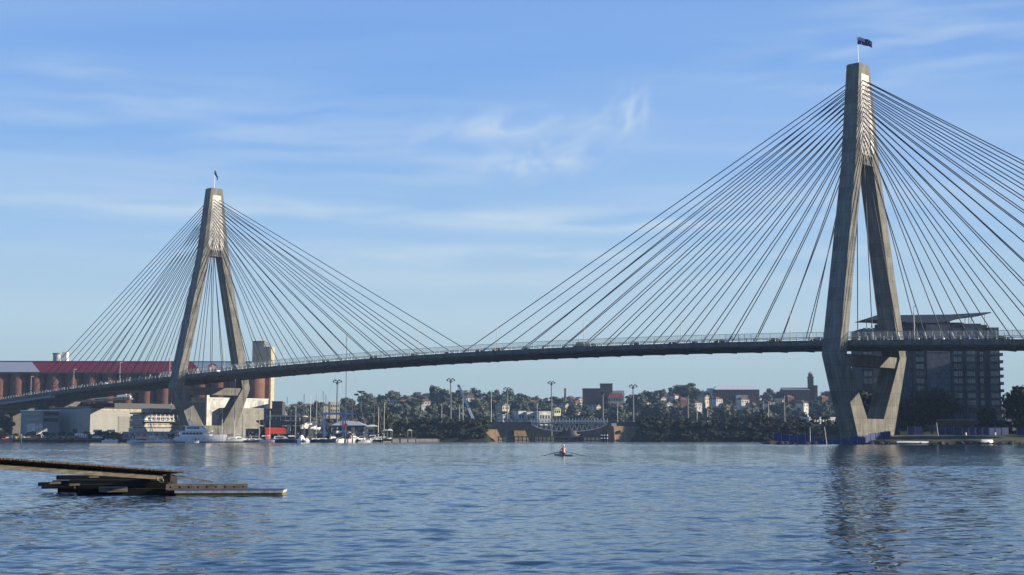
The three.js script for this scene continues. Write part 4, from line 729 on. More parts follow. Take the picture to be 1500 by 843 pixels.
// the large white motor yacht
{
  const L = 21.5, B = 6, H = 2.6, t = thing('motor_yacht', 'large white motor yacht with three decks moored before the western pylon', 'yacht', onGround(294, 627, 0), -.12);
  mesh('hull', hullGeo(L, B, H, .8, 20, .5), M.white, t); mesh('boot_stripe', hullGeo(L * .99, B * .98, .35, .9, 20, .3), M.blueHull, t);
  const deckHouse = (x0, x1, x2, y, h, w) => loft([[V(x0, y, w), V(x2, y, w * .8), V(x2, y, -w * .8), V(x0, y, -w)], [V(x0, y + h, w * .95), V(x1, y + h, w * .8), V(x1, y + h, -w * .8), V(x0, y + h, -w * .95)]]);
  const a = mesh('main_saloon', deckHouse(-8.6, 2.5, 5.2, H * .95, 2.3, 2.6), M.white, t), b = mesh('upper_saloon', deckHouse(-6.4, .2, 2.6, H * .95 + 2.5, 2.0, 2.2), M.white, t);
  mesh('deck_overhang', box(15, .2, 5.6, -3.2, H * .95 + 2.4, 0), M.white, t); mesh('hard_top', box(8.6, .2, 4.6, -3.2, H * .95 + 4.6, 0), M.white, t);
  for (const z of [1, -1]) { for (let i = 0; i < 6; i++) mesh('saloon_window', box(1.25, .85, .06, -6.8 + i * 1.5, H * .95 + 1.35, z * 2.545), M.glass, a); for (let i = 0; i < 4; i++) mesh('upper_window', box(1.2, .75, .06, -5 + i * 1.4, H * .95 + 3.7, z * 2.1), M.glass, b); for (let i = 0; i < 4; i++) mesh('porthole', new THREE.CylinderGeometry(.2, .2, .1, 10).rotateX(Math.PI / 2).translate(-2 + i * 2, 1.5, z * 2.86), M.glass, t); }
  mesh('windscreen', box(.15, 1.1, 3.0, 1.35, H * .95 + 3.5, 0, 0, .75), M.glass, b); mesh('lower_screen', box(.15, 1.1, 3.4, 3.9, H * .95 + 1.3, 0, 0, .85), M.glass, a);
  mesh('radar_arch', [bar(V(-4.5, H + 4.5, 2), V(-5.2, H + 6.6, 1.6), .3, .5), bar(V(-4.5, H + 4.5, -2), V(-5.2, H + 6.6, -1.6), .3, .5), box(.5, .3, 3.4, -5.2, H + 6.6, 0)], M.white, t); mesh('radar_dome', new THREE.SphereGeometry(.5, 12, 8).translate(-5.2, H + 7.2, .6), M.white, t); mesh('mast', cyl(.12, .06, 5.5, -5.2, H + 6.6, -.5, 6), M.steelPale, t);
  mesh('bow_rail', new THREE.TubeGeometry(new THREE.CatmullRomCurve3([V(3, H * 1.55, 2.4), V(7.5, H * 1.7, 1.8), V(L * .5, H * 1.75, 0), V(7.5, H * 1.7, -1.8), V(3, H * 1.55, -2.4)]), 20, .04, 4), M.steelPale, t);
  mesh('fender', new THREE.CapsuleGeometry(.3, 1, 4, 8).translate(-1.2, 1, 2.9), M.blueHull, t); mesh('swim_platform', box(1.6, .2, 5, -L / 2 - .6, .4, 0), M.timber, t);
}
moor(sailBoat('white sloop with a tall bare mast lying against the leg of the western pylon', 13, 26, M.white), 339, 632, .15);
moor(motorBoat('dark blue sports cruiser with a white cabin below the red container', 12.5, M.blueHull, { h: .12 }), 413, 630, .05);
moor(motorBoat('small white runabout at the stern of the motor yacht', 5.5, M.white), 281, 618, .3);
moor(motorBoat('pale blue launch with an open deck left of the motor yacht', 8.5, mat(.4, .47, .55, .4), { h: .14 }), 262, 628, -.2);
moor(motorBoat('white flybridge cruiser moored beside the marquee', 9.5, M.white, { fly: true, h: .16 }), 520, 650, .55);
moor(motorBoat('dark hulled launch moored between the jetty piles', 8, M.blueHull, { h: .13 }), 371, 634, .25);
moor(sailBoat('dark grey sloop with a black mast beside the covered dinghies', 11, 20, M.blueHull, { mast: M.steelDark }), 441.5, 640, .5);
moor(sailBoat('white yacht with a silver mast beside the dark sloop', 11, 20.5, M.white), 460, 641, .35);
moor(sailBoat('dark racing yacht with a raked mast below the travel lift', 12, 21, M.blueHull, { rake: .03, mast: M.steelDark }), 471, 634, .1);
moor(sailBoat('small sloop with a slim mast moored by the club', 8, 12, M.white, { cover: M.red }), 217, 628, .25);
moor(sailBoat('low white day sailer with a raked mast by the club', 7.5, 9.5, M.white, { rake: .25, cover: M.white }), 224, 624, -.1);
moor(sailBoat('white yacht with a thin mast at the blockwork wall', 9, 11.5, M.white), 352.5, 642, .6);
moor(sailBoat('grey yacht with a mid-height mast before the dark container', 10, 14, M.white), 376.5, 640, .4);
moor(sailBoat('white yacht with a mid-height mast before the red container', 9.5, 13, M.white, { cover: M.white }), 392, 642, .3);
// yachts farther back, masts over the restaurant
moor(sailBoat('yacht with a leaning wooden mast beyond the blockwork building', 12, 22, M.white, { rake: .02, mast: M.timber }), 418, 760, .4);
moor(sailBoat('yacht with a white mast laid up behind the restaurant', 11, 15, M.white, { mast: M.white }), 451.5, 690, .3, 5.5);
moor(sailBoat('yacht with a tan mast laid up behind the travel lift', 12, 19, M.white, { mast: M.timberGrey }), 473.5, 705, .3, 2.6);
moor(sailBoat('yacht with a short dark mast between the laid up yachts', 10, 15, M.white, { mast: M.steelDark }), 467.5, 730, .2, 2.6);
moor(sailBoat('very tall black-masted racing yacht behind the bridge deck', 24, 47, M.blueHull, { mast: M.black }), 500, 700, .2, 1.6);
moor(sailBoat('yacht with a black mast beside the marquee', 11, 20, M.blueHull, { mast: M.black, rake: -.02 }), 544.5, 720, .2, 1.6);
moor(sailBoat('yacht with a reddish mast behind the marquee', 11, 20, M.white, { mast: M.timber }), 513, 760, .2, 1.6);
moor(sailBoat('white yacht with a grey mast under the jetty awning', 10, 14.5, M.white), 551.5, 690, .1, 1);
// white boat on the hardstand, covered dinghies
{ const o = moor(motorBoat('white launch propped on the hardstand in front of the restaurant', 8, M.white, { h: .2 }), 452, 667, .6, 6.4); for (const x of [-2.4, 2.2]) for (const z of [-.9, .9]) mesh('stand_prop', cyl(.12, .12, 5, x, -4.9, z, 6), M.steelDark, o); }
for (const [i, [px, Z, turn]] of [[442, 628, 1.2], [449, 627, 1.9]].entries()) {
  const t = thing('covered_dinghy', i ? 'dinghy under a sagging white cover at the jetty end' : 'dinghy under a peaked white cover beside the cruiser', 'dinghy', onGround(px, Z, 0), turn);
  mesh('hull', hullGeo(5, 2.2, .7), M.white, t); mesh('cover', loft([[V(-2.5, .7, 1), V(2.2, .9, .7), V(2.2, .9, -.7), V(-2.5, .7, -1)], [V(-1.8, 2.2 - i * .7, .5), V(1, 2.6 - i * .8, .2), V(1, 2.6 - i * .8, -.2), V(-1.8, 2.2 - i * .7, -.5)], [V(-1, 3 - i, .1), V(.2, 3.2 - i, .1), V(.2, 3.2 - i, -.1), V(-1, 3 - i, -.1)]]), M.white, t);
}
moor(motorBoat('white half-cabin boat moored before the boat club', 7, M.white, { h: .15 }), 236, 630, .4);
moor(motorBoat('white cruiser with a flybridge moored before the blockwork wall', 9, M.white, { fly: true, h: .15 }), 352, 634, .3);
moor(motorBoat('white cuddy boat moored at the foot of the red container', 6.5, M.white), 391, 628, -.2);
moor(motorBoat('white cruiser with a blue canopy moored below the travel lift', 8.5, M.white, { fly: true, top: M.tarpBlue, h: .15 }), 490, 640, .5);
moor(motorBoat('white launch moored below the flat white awning', 7.5, M.white, { h: .16 }), 548, 650, .3);
moor(motorBoat('small white tender beside the dark marina jetty', 5, M.white), 533, 640, .2);
moor(motorBoat('white open boat before the small cream landing stage', 6, M.white), 196, 632, .15);
moor(motorBoat('white day boat moored under the big grey shed', 6.5, M.white, { h: .15 }), 160, 634, .1);
moor(sailBoat('white yacht with a slim mast between the motor yacht and the pylon leg', 9, 14, M.white), 322, 640, .3);
moor(sailBoat('white yacht with a slim mast beside the covered dinghies', 9, 15, M.white, { cover: M.white }), 430, 646, .4);
moor(sailBoat('white yacht with a slim mast behind the flat white awning', 9, 16, M.white), 560, 668, .3, 1.2);
console.log('marina boats');
// jetties and piles
function jetty(label, pxa, pxb, Z, y, m) {
  const a = onGround(pxa, Z, 0), b = onGround(pxb, Z, 0), t = thing('jetty', label, 'jetty', a), L = b.x - a.x, n = Math.max(3, Math.round(L / 5));
  const k = Math.max(4, Math.round(L / 1.2)); for (let i = 0; i < k; i++) mesh('plank', box(L / k - .04, .12, 2.4, (i + .5) * L / k, y, 0), m, t);
  mesh('beam', box(L, .5, .3, L / 2, y - .35, 1.1), m, t); for (let i = 0; i <= n; i++) for (const z of [-1, 1]) mesh('pile', cyl(.2, .18, y + 1.3, i * L / n, -.8, z, 7), M.timberDark, t);
}
jetty('low timber jetty in front of the motor yacht and cruisers', 242, 470, 645, 1.0, M.timberGrey);
jetty('dark jetty along the quay in front of the sheds', 20, 240, 646, 1.0, M.timberDark);
jetty('cream painted jetty at the foot of the causeway hedge', 574, 609, 655, 2.0, M.cream);
jetty('dark marina jetty below the marquee', 474, 574, 650, 1.2, M.timberDark);
jetty('small cream landing stage before the grey shed', 152, 175, 638, .7, M.cream);
{
  const r = rng(404); let n = 0;
  for (const px of [30, 62, 96, 128, 150, 175, 192, 196, 246, 268, 306, 330, 366, 369, 386, 408, 436, 462, 484, 509, 516, 532, 560, 586]) { const h = 2.6 + r() * 1.8, t = thing('mooring_pile', 'weathered timber mooring pile with a pale cap beside the jetties', 'pile', onGround(px, 636 + r() * 8, -.8), 0, 'mooring piles of the marina'); mesh('shaft', cyl(.26, .22, h + .8, 0, 0, 0, 7), n % 3 ? M.timberDark : M.timberGrey, t); mesh('cap', new THREE.ConeGeometry(.26, .3, 7).translate(0, h + .95, 0), M.white, t); n++; }
}
// fuel pumps and signs
for (const [px, l] of [[366.5, 'red fuel pump on the jetty before the dark container'], [513.5, 'red fuel pump on the jetty below the marquee']]) { const t = thing('fuel_pump', l, 'fuel pump', onGround(px, 648, 1.1)); mesh('cabinet', boxUp(.9, 1.8, .7, 0, 0, 0), M.white, t); mesh('panel', boxUp(.8, .8, .06, 0, .7, .37), M.red, t); mesh('canopy_post', boxUp(.15, 3.4, .15, -1, 0, 0), M.steelDark, t); mesh('head', boxUp(.95, .3, .75, 0, 1.8, 0), M.red, t); }
{ const t = thing('round_sign', 'round red sign on a pole beside the marquee', 'sign', onGround(506, 655, 1.2)); mesh('pole', cyl(.08, .08, 6, 0, 0, 0, 6), M.steelGrey, t); mesh('disc', new THREE.CylinderGeometry(.9, .9, .1, 18).rotateX(Math.PI / 2).translate(0, 6.4, .1), M.red, t); }
// umbrellas and people-height clutter along the jetty
for (const [i, [px, w, l]] of [[545, 18, 'flat white awning on posts behind the jetty'], [600, 7, 'small cream parasol on the cream jetty'], [564, 8, 'grey awning on posts at the end of the jetty'], [571, 8, 'pale awning beside the grey awning']].entries()) { const Z = 668, t = thing('awning', l, 'awning', onGround(px, Z, 1.55)), W = wpx(0, w, Z), h = [5.6, 3.6, 3.6, 3.7][i]; mesh('canopy', loft([[V(-W / 2, h, 2), V(W / 2, h, 2), V(W / 2, h, -2), V(-W / 2, h, -2)], [V(-W * .15, h + .8, .4), V(W * .15, h + .8, .4), V(W * .15, h + .8, -.4), V(-W * .15, h + .8, -.4)]]), i === 2 ? M.greyWall : i === 1 ? M.cream : M.white, t); for (const x of [-1, 1]) for (const z of [-1.7, 1.7]) mesh('post', boxUp(.12, h, .12, x * (W / 2 - .2), 0, z), M.steelPale, t); }

// ---------------------------------------------------------------- vehicles
const carPaint = { white: mat(.75, .75, .74, .3), silver: mat(.38, .39, .40, .3, { metalness: .5 }), dark: mat(.03, .032, .04, .3), blue: mat(.04, .08, .2, .3), red: mat(.4, .03, .03, .3), taxi: mat(.55, .5, .35, .4) };
function car(paint, label, group) {
  const t = thing('car', label, 'car', V(0, -500, 0), 0, group);
  mesh('body', extrude([[-2.2, .32], [2.2, .32], [2.25, .7], [1.9, .88], [1.0, .98], [-1.7, 1.0], [-2.15, .9]], 1.75, .05), paint, t); mesh('roof', extrude([[1.0, .96], [.35, 1.42], [-1.15, 1.46], [-1.75, .98]], 1.5, .06), paint, t);
  for (const z of [1, -1]) mesh('side_window', extrude([[.82, 1.0], [.3, 1.35], [-1.05, 1.38], [-1.5, 1.02]], .05).translate(0, 0, z * .75), M.glass, t);
  mesh('windscreen', box(.04, .6, 1.35, .72, 1.18, 0, 0, .92), M.glass, t); mesh('rear_window', box(.04, .55, 1.3, -1.5, 1.2, 0, 0, -.9), M.glass, t);
  for (const x of [-1.35, 1.4]) for (const z of [-.8, .8]) { const w = mesh('wheel', new THREE.CylinderGeometry(.33, .33, .24, 14).rotateX(Math.PI / 2).translate(x, .33, z), M.rubber, t); mesh('rim', new THREE.CylinderGeometry(.2, .2, .26, 10).rotateX(Math.PI / 2).translate(x, .33, z), M.steelPale, w); }
  for (const z of [-.6, .6]) { mesh('headlight', box(.08, .16, .35, 2.22, .7, z), M.white, t); mesh('tail_light', box(.08, .16, .3, -2.2, .8, z), M.red, t); }
  return t;
}
function van(paint, label, L = 6, h = 2.7, cat = 'van') {
  const t = thing(cat === 'truck' ? 'box_truck' : 'van', label, cat, V(0, -500, 0));
  mesh('cargo_box', box(L * .68, h - .6, 2.2, -L * .16, h / 2 + .3, 0), paint, t); mesh('cab', extrude([[L * .18, .4], [L * .5, .4], [L * .5, 1.2], [L * .4, 2.1], [L * .18, 2.1]], 2.0, .05), paint, t); mesh('windscreen', box(.05, .9, 1.7, L * .452, 1.65, 0, 0, .42), M.glass, t); for (const z of [1, -1]) mesh('side_window', box(L * .12, .6, .04, L * .3, 1.7, z * 1.01), M.glass, t);
  mesh('chassis', box(L * .95, .25, 1.8, 0, .45, 0), M.steelDark, t); for (const x of [-L * .3, L * .33]) for (const z of [-.9, .9]) mesh('wheel', new THREE.CylinderGeometry(.42, .42, .3, 14).rotateX(Math.PI / 2).translate(x, .42, z), M.rubber, t);
  return t;
}
function onDeck(o, s, n, back) { o.position.copy(at3(s, deckTop(s) - .29, n)); o.rotation.y = TURN + (back ? Math.PI : 0); return o; }
{
  const P3 = carPaint, protos = {};
  const list = [[246, 'silver'], [236, 'dark'], [208, 'dark'], [199, 'dark'], [262, 'dark'], [276, 'dark'], [300, 'dark'], [318, 'dark'], [332, 'dark'], [337, 'blue'], [186, 'dark'], [165, 'blue'], [130, 'dark'], [96, 'dark'], [60, 'dark'], [22, 'silver'], [-30, 'dark'], [-48, 'dark'], [-70, 'white'], [-98, 'dark'], [383, 'blue'], [396, 'dark'], [372, 'dark'], [355, 'dark'], [-125, 'blue'], [150, 'dark'], [285, 'blue']];
  for (const [i, [s, c]] of list.entries()) { const l = `${c === 'dark' ? 'black' : c} car driving along the cable-stayed bridge deck`, g = `${c === 'dark' ? 'black' : c} cars on the bridge`; const o = protos[c] ? copy(protos[c], 'car', V(0, 0, 0), 0) : (protos[c] = car(P3[c], l, g)); onDeck(o, s, [12.6, 9.2, 6][i % 3], i % 4 === 3); }
  onDeck(van(mat(.2, .2, .2, .5), 'grey delivery van on the bridge deck', 5, 2.1), 241, 12.8, false);
  const park = (o, px, Z, turn) => { o.position.copy(onGround(px, Z, 1.56)); o.rotation.y = turn; };
  park(van(P3.white, 'white van parked on the quay before the big grey shed', 5.4, 2.5), 118, 662, .2);
  const c1 = car(P3.silver, 'silver car parked beside the white van on the quay'); park(c1, 107, 664, .4); const c2 = car(P3.dark, 'black car parked before the pale office'); park(c2, 52, 668, 0); const c3 = car(P3.red, 'red car parked on the quay left of the white van'); park(c3, 88, 666, .1); const c4 = car(P3.white, 'white car parked at the end of the sheds'); park(c4, 142, 664, .2); const c5 = car(P3.blue, 'blue car parked before the boat club'); park(c5, 186, 662, .1);
  const tr = van(P3.white, 'white box truck on the elevated access road beside the silos', 8, 3.6, 'truck'); 
  const rp = thing('access_ramp', 'low concrete access road on columns in front of the silos', 'road ramp', onGround(95, 862, 1.5)); const A = V(0, P(95, 590, 862).y - 1.5, 0), Bp = V(wpx(95, 190, 862), P(190, 584.5, 862).y - 1.5, 0); mesh('slab', bar(A, Bp, 8, 1), M.concrete, rp); mesh('guard_rail', bar(A.clone().add(V(0, 1.2, 3.8)), Bp.clone().add(V(0, 1.2, 3.8)), .15, .5), M.steelPale, rp); for (let i = 1; i < 5; i++) mesh('column', boxUp(1.2, lerp(A.y, Bp.y, i / 5), 2, Bp.x * i / 5, 0, 0), M.deckConcrete, rp);
  tr.position.copy(onGround(179.5, 862, 0)); tr.position.y = lerp(A.y, Bp.y, (179.5 - 95) / 95) + 2.0;
}
// quay clutter: kayaks on racks, drums, bins, hedge
{
  const r = rng(515), cols = [M.red, M.white, M.blue, M.orange, mat(.5, .42, .05, .5), mat(.05, .25, .2, .5)];
  const kg = hullGeo(4.6, .62, .34, .7, 8, .05);
  for (let i = 0; i < 26; i++) { const px = 8 + i * 4.6, t = thing('kayak', ['red', 'white', 'blue', 'orange', 'yellow', 'green'][i % 6] + ' kayak lying on the storage racks along the western quay', 'kayak', onGround(px, 656 + r() * 4, 1.6 + .55 * (i % 3)), .7 + r() * .8, 'kayaks on the western quay'); mesh('hull', kg, cols[i % 6], t); mesh('cockpit', new THREE.TorusGeometry(.3, .04, 5, 12).rotateX(Math.PI / 2).scale(1.6, 1, .7).translate(-.2, .37, 0), M.rubber, t); }
  for (let i = 0; i < 10; i++) { const t = thing('storage_rack', 'dark steel boat storage rack on the western quay', 'rack', onGround(14 + i * 12, 657, 1.55), .1, 'storage racks on the western quay'); for (const x of [-1.4, 1.4]) mesh('upright', boxUp(.12, 2.6, .12, x, 0, 0), M.steelDark, t); for (const y of [.7, 1.4, 2.2]) mesh('shelf_bar', box(2.9, .1, .1, 0, y, 0), M.steelDark, t); }
  const low = makeTree('quay_shrub', 'dark low shrub along the western quay edge', 'shrub', { seed: 606, h: 1.6, rx: 2.6, ry: 1.6, cy: 1.2, lumps: 9, leaves: 50, size: .4, col: [.03, .038, .02], group: 'shrubs along the western quay' }); let k = 0;
  for (const px of [4, 12, 21, 46, 70, 95, 124, 136, 146, 158, 168, 178, 190, 250, 258]) { const o = k++ ? copy(low, 'quay_shrub', V(0, 0, 0), px) : low; o.position.copy(onGround(px, 668 + r() * 8, 1.4)); o.scale.setScalar(.9 + r() * .7); }
  for (const [px, Z, h] of [[6, 780, 11], [18, 860, 16], [44, 800, 9], [75, 815, 13], [40, 850, 15]]) { const o = makeTree('approach_tree', `dark tree ${px < 10 ? 'at the far end of the pale office' : px < 20 ? 'between the first bridge pier and the silos' : px < 45 ? (Z < 820 ? 'close behind the pale office' : 'in front of the silo wall') : 'behind the blue-grey shed wall'}`, 'tree', { seed: 700 + px, h, rx: h * .5, ry: h * .36, cy: h * .75, lumps: 16, leaves: 60, size: .6, col: [.035, .045, .022] }); o.position.copy(onGround(px, Z, 1.5)); }
  const sh = thing('low_office', 'long low grey portable office before the boat club', 'building', onGround(222, 674, 1.55), .02), w = wpx(180, 262, 674); mesh('wall', boxUp(w, 3, 4, 0, 0, 0), M.greyBlue, sh); mesh('roof', box(w + .4, .25, 4.4, 0, 3.12, 0), M.roofGrey, sh); winRow(sh, 9, 1.4, 1, -w * .42, w * .105, 1.9, 2.03);
  const fe = thing('quay_fence', 'dark mesh fence with posts along the western quay', 'fence', onGround(5, 652.5, 1.55)), L = wpx(5, 235, 652); for (let i = 0; i <= 28; i++) mesh('post', boxUp(.1, 1.5, .1, i * L / 28, 0, 0), M.steelDark, fe); for (const y of [.5, 1, 1.45]) mesh('rail', box(L, .06, .06, L / 2, y, 0), M.steelGrey, fe);
}
console.log('marina');

// ---------------------------------------------------------------- lamp posts on the bridge
for (let k = 0; k < 14; k++) {
  const s = 412.5 - 42.5 * k, t = thing('bridge_lamp', 'slender grey street lamp on the cable-stayed bridge deck', 'street lamp', at3(s, deckTop(s) - .1, 14.2), TURN, 'street lamps on the bridge');
  mesh('pole', cyl(.13, .08, 10, 0, 0, 0, 8), M.steelPale, t); mesh('arm', box(.1, .1, 1.2, 0, 10, -.5), M.steelPale, t); mesh('lamp_head', box(.35, .18, .8, 0, 10.05, -1.0), M.steelGrey, t); mesh('base_plate', boxUp(.5, .3, .5, 0, 0, 0), M.steelGrey, t);
}

// ---------------------------------------------------------------- dark apartment block
{
  const Z = 578, X = (px) => (px - 1370) / FPX * Z, b = onGround(1370, Z, 4.5), Y = (py) => P(1370, py, Z).y - 4.5;
  const t = thing('apartment_block', 'dark multi-storey apartment block with a wing-shaped roof behind the eastern pylon', 'apartment block', b);
  const dark = mat(.075, .075, .085, .85, { map: rep(grime, 8) }), mid = mat(.105, .105, .115, .85, { map: rep(grime, 8) }), pale = mat(.15, .155, .175, .8, { map: rep(grime, 8) });
  const bay = (a, c, top, zf, m, name = 'wall_bay') => mesh(name, boxUp(X(c) - X(a), Y(top), 18 + zf, (X(a) + X(c)) / 2, 0, zf / 2 - 9), m, t);
  bay(1266, 1302, 482, 0, dark); bay(1302.2, 1340, 477, -.8, mid); bay(1340.2, 1360, 478, .4, dark); bay(1360.2, 1394, 476, 1.2, pale); bay(1394.2, 1416, 478, .2, dark); bay(1416.2, 1434, 475, 1.0, mid); bay(1434.2, 1452, 476, -.6, dark); bay(1452.2, 1468, 480, .2, mid);
  const fl = 11, y0 = Y(618), dy = (Y(486) - y0) / 12.4;
  const pane = new THREE.BoxGeometry(1.35, 1.9, .1), frame = new THREE.BoxGeometry(.1, 2.0, .16), sill = new THREE.BoxGeometry(1.5, .12, .3), paleGlass = new THREE.MeshPhysicalMaterial({ color: rgb(.08, .10, .115), roughness: .08, ior: 1.65 });  // includes a paler window glass, mixed among the darker panes
  const cols = [[1271, .05, 1], [1277.5, .05, 0], [1284.5, .05, 1], [1347.5, .45, 0], [1353.5, .45, 1], [1403, .25, 0], [1409.5, .25, 1], [1421.5, 1.05, 0], [1427.5, 1.05, 1], [1442, -.55, 0], [1457, .25, 1], [1463, .25, 0]];
  for (let f = 0; f < 13; f++) for (const [px, zf, k] of cols) {
    const y = y0 + f * dy + 1.6; if (y > Y(484)) continue;
    const w = mesh('window', pane, (f * 7 + px | 0) % 3 ? paleGlass : M.glass, t); w.position.set(X(px), y, zf); const fr = mesh('mullion', frame, M.steelDark, w); fr.position.set(0, 0, .06); const sl = mesh('sill', sill, dark, w); sl.position.set(0, -1.05, .1);
  }
  for (let f = 0; f < 12; f++) { const y = y0 + f * dy + .2; const s = mesh('balcony', box(2.2, .22, 6, X(1469.5), y, -3), M.deckConcrete, t); mesh('balustrade', box(2.1, 1.0, .06, X(1469.5), y + .6, -.1), M.glassBlue, s); if (f % 3 === 0) mesh('floor_line', box(X(1394) - X(1360), .14, .1, (X(1394) + X(1360)) / 2, y + 1.2, 1.24), dark, t); }
  mesh('penthouse', boxUp(X(1420) - X(1300), Y(472) - Y(477.5), 13, (X(1420) + X(1300)) / 2, Y(477.5), -9), dark, t); mesh('lift_core', boxUp(X(1398) - X(1354), Y(466) - Y(478), 10, (X(1398) + X(1354)) / 2, Y(478), -6), pale, t); mesh('orange_panel', boxUp(X(1353) - X(1342), Y(467.5) - Y(474), .3, (X(1353) + X(1342)) / 2, Y(474), -2.3), M.orange, t, 'orange wall panel under the wing roof');
  mesh('terrace_block', boxUp(X(1446) - X(1422), Y(473.5) - Y(477), 10, (X(1446) + X(1422)) / 2, Y(477), -8), dark, t);
  mesh('wing_roof', extrude([[1269, 468.6], [1288, 469], [1310, 471], [1335, 473], [1372, 473.5], [1396, 471.5], [1412, 466], [1430, 462.8], [1457, 459], [1456, 457.6], [1425, 459.6], [1395, 461.3], [1330, 462], [1289, 462.2]].map(([x, y]) => [X(x), Y(y)]), 16).translate(0, 0, -7), mat(.10, .11, .13, .45, { metalness: .3 }), t);
  for (const [a, b2, c, d] of [[1420.5, 464, 1420.5, 475], [1426, 463, 1426, 475], [1431.5, 462.5, 1428.5, 475], [1450, 460, 1449, 480], [1274, 469, 1276, 481], [1284, 469, 1282, 480]]) mesh('roof_strut', rod(V(X(a), Y(b2), -1), V(X(c), Y(d), -1.4), .14, 6), M.steelPale, t);
}
{ // unseen block added past the frame to throw shade on the fig tree
  const t = thing('added_shade_block', 'tall dark apartment block added out of view to shade the fig tree', 'apartment block', V(248, 4.4, -522)), dk = mat(.12, .115, .115, .85, { map: rep(grime, 8) }), h = 45;
  mesh('wall', boxUp(30, h, 104, 0, 0, 0), dk, t); mesh('parapet', boxUp(30.6, 1, 104.6, 0, h, 0), M.deckConcrete, t); const pn = new THREE.BoxGeometry(1.8, 1.9, .12);
  for (let f = 0; f < 14; f++) { for (let i = 0; i < 5; i++) { const w = mesh('window', pn, M.glass, t); w.position.set(-11 + i * 5.5, 2.4 + f * 3.05, 52.03); } for (let i = 0; i < 9; i++) { const w = mesh('window', pn, M.glass, t); w.position.set(-15.03, 2.4 + f * 3.05, -46 + i * 11.5); w.rotation.y = Math.PI / 2; } }
}
// ---------------------------------------------------------------- eastern shore things
const eastAt = (px, Z) => { const x = onGround(px, Z, 3).x; return V(x, eastY(x, Z), -Z); };
function hoarding(label, pts, h) {
  const o = eastAt(pts[0][0], pts[0][1]), t = thing('blue_hoarding', label, 'fence', o);
  const path = []; for (let i = 0; i + 1 < pts.length; i++) { const a = eastAt(...pts[i]), b = eastAt(...pts[i + 1]), n = Math.max(1, Math.round(a.distanceTo(b) / 2.4)); for (let k = 0; k < n; k++) { const q = a.clone().lerp(b, k / n); q.y = eastY(q.x, -q.z); path.push(q); } if (i + 2 === pts.length) { b.y = eastY(b.x, -b.z); path.push(b); } }
  for (let i = 0; i + 1 < path.length; i++) { const a = path[i].clone().sub(o), b = path[i + 1].clone().sub(o), j = .05 * Math.sin(i * 2.3); mesh('panel', bar(a.clone().setY(a.y + h / 2 + .05 + j), b.clone().setY(b.y + h / 2 + .05 + j), .06, h), M.tarpBlue, t); mesh('post', boxUp(.09, h + .35, .09, a.x, a.y - .1, a.z + .12), M.steelGrey, t); }
}
hoarding('blue cloth hoarding wrapped round the foot of the eastern pylon', [[1133, 449], [1180, 446], [1232, 443], [1268, 441], [1305, 449]], 2.2);
hoarding('blue cloth hoarding along the lawn below the apartment block', [[1373, 469], [1410, 466], [1450, 466], [1478, 468]], 2.3);
hoarding('blue cloth hoarding at the edge of the lawn past the apartment block', [[1490, 466], [1560, 460]], 2.3);
hoarding('short blue tarpaulin screen between the pylon and the fig tree', [[1330, 474], [1352, 474]], 2.6);
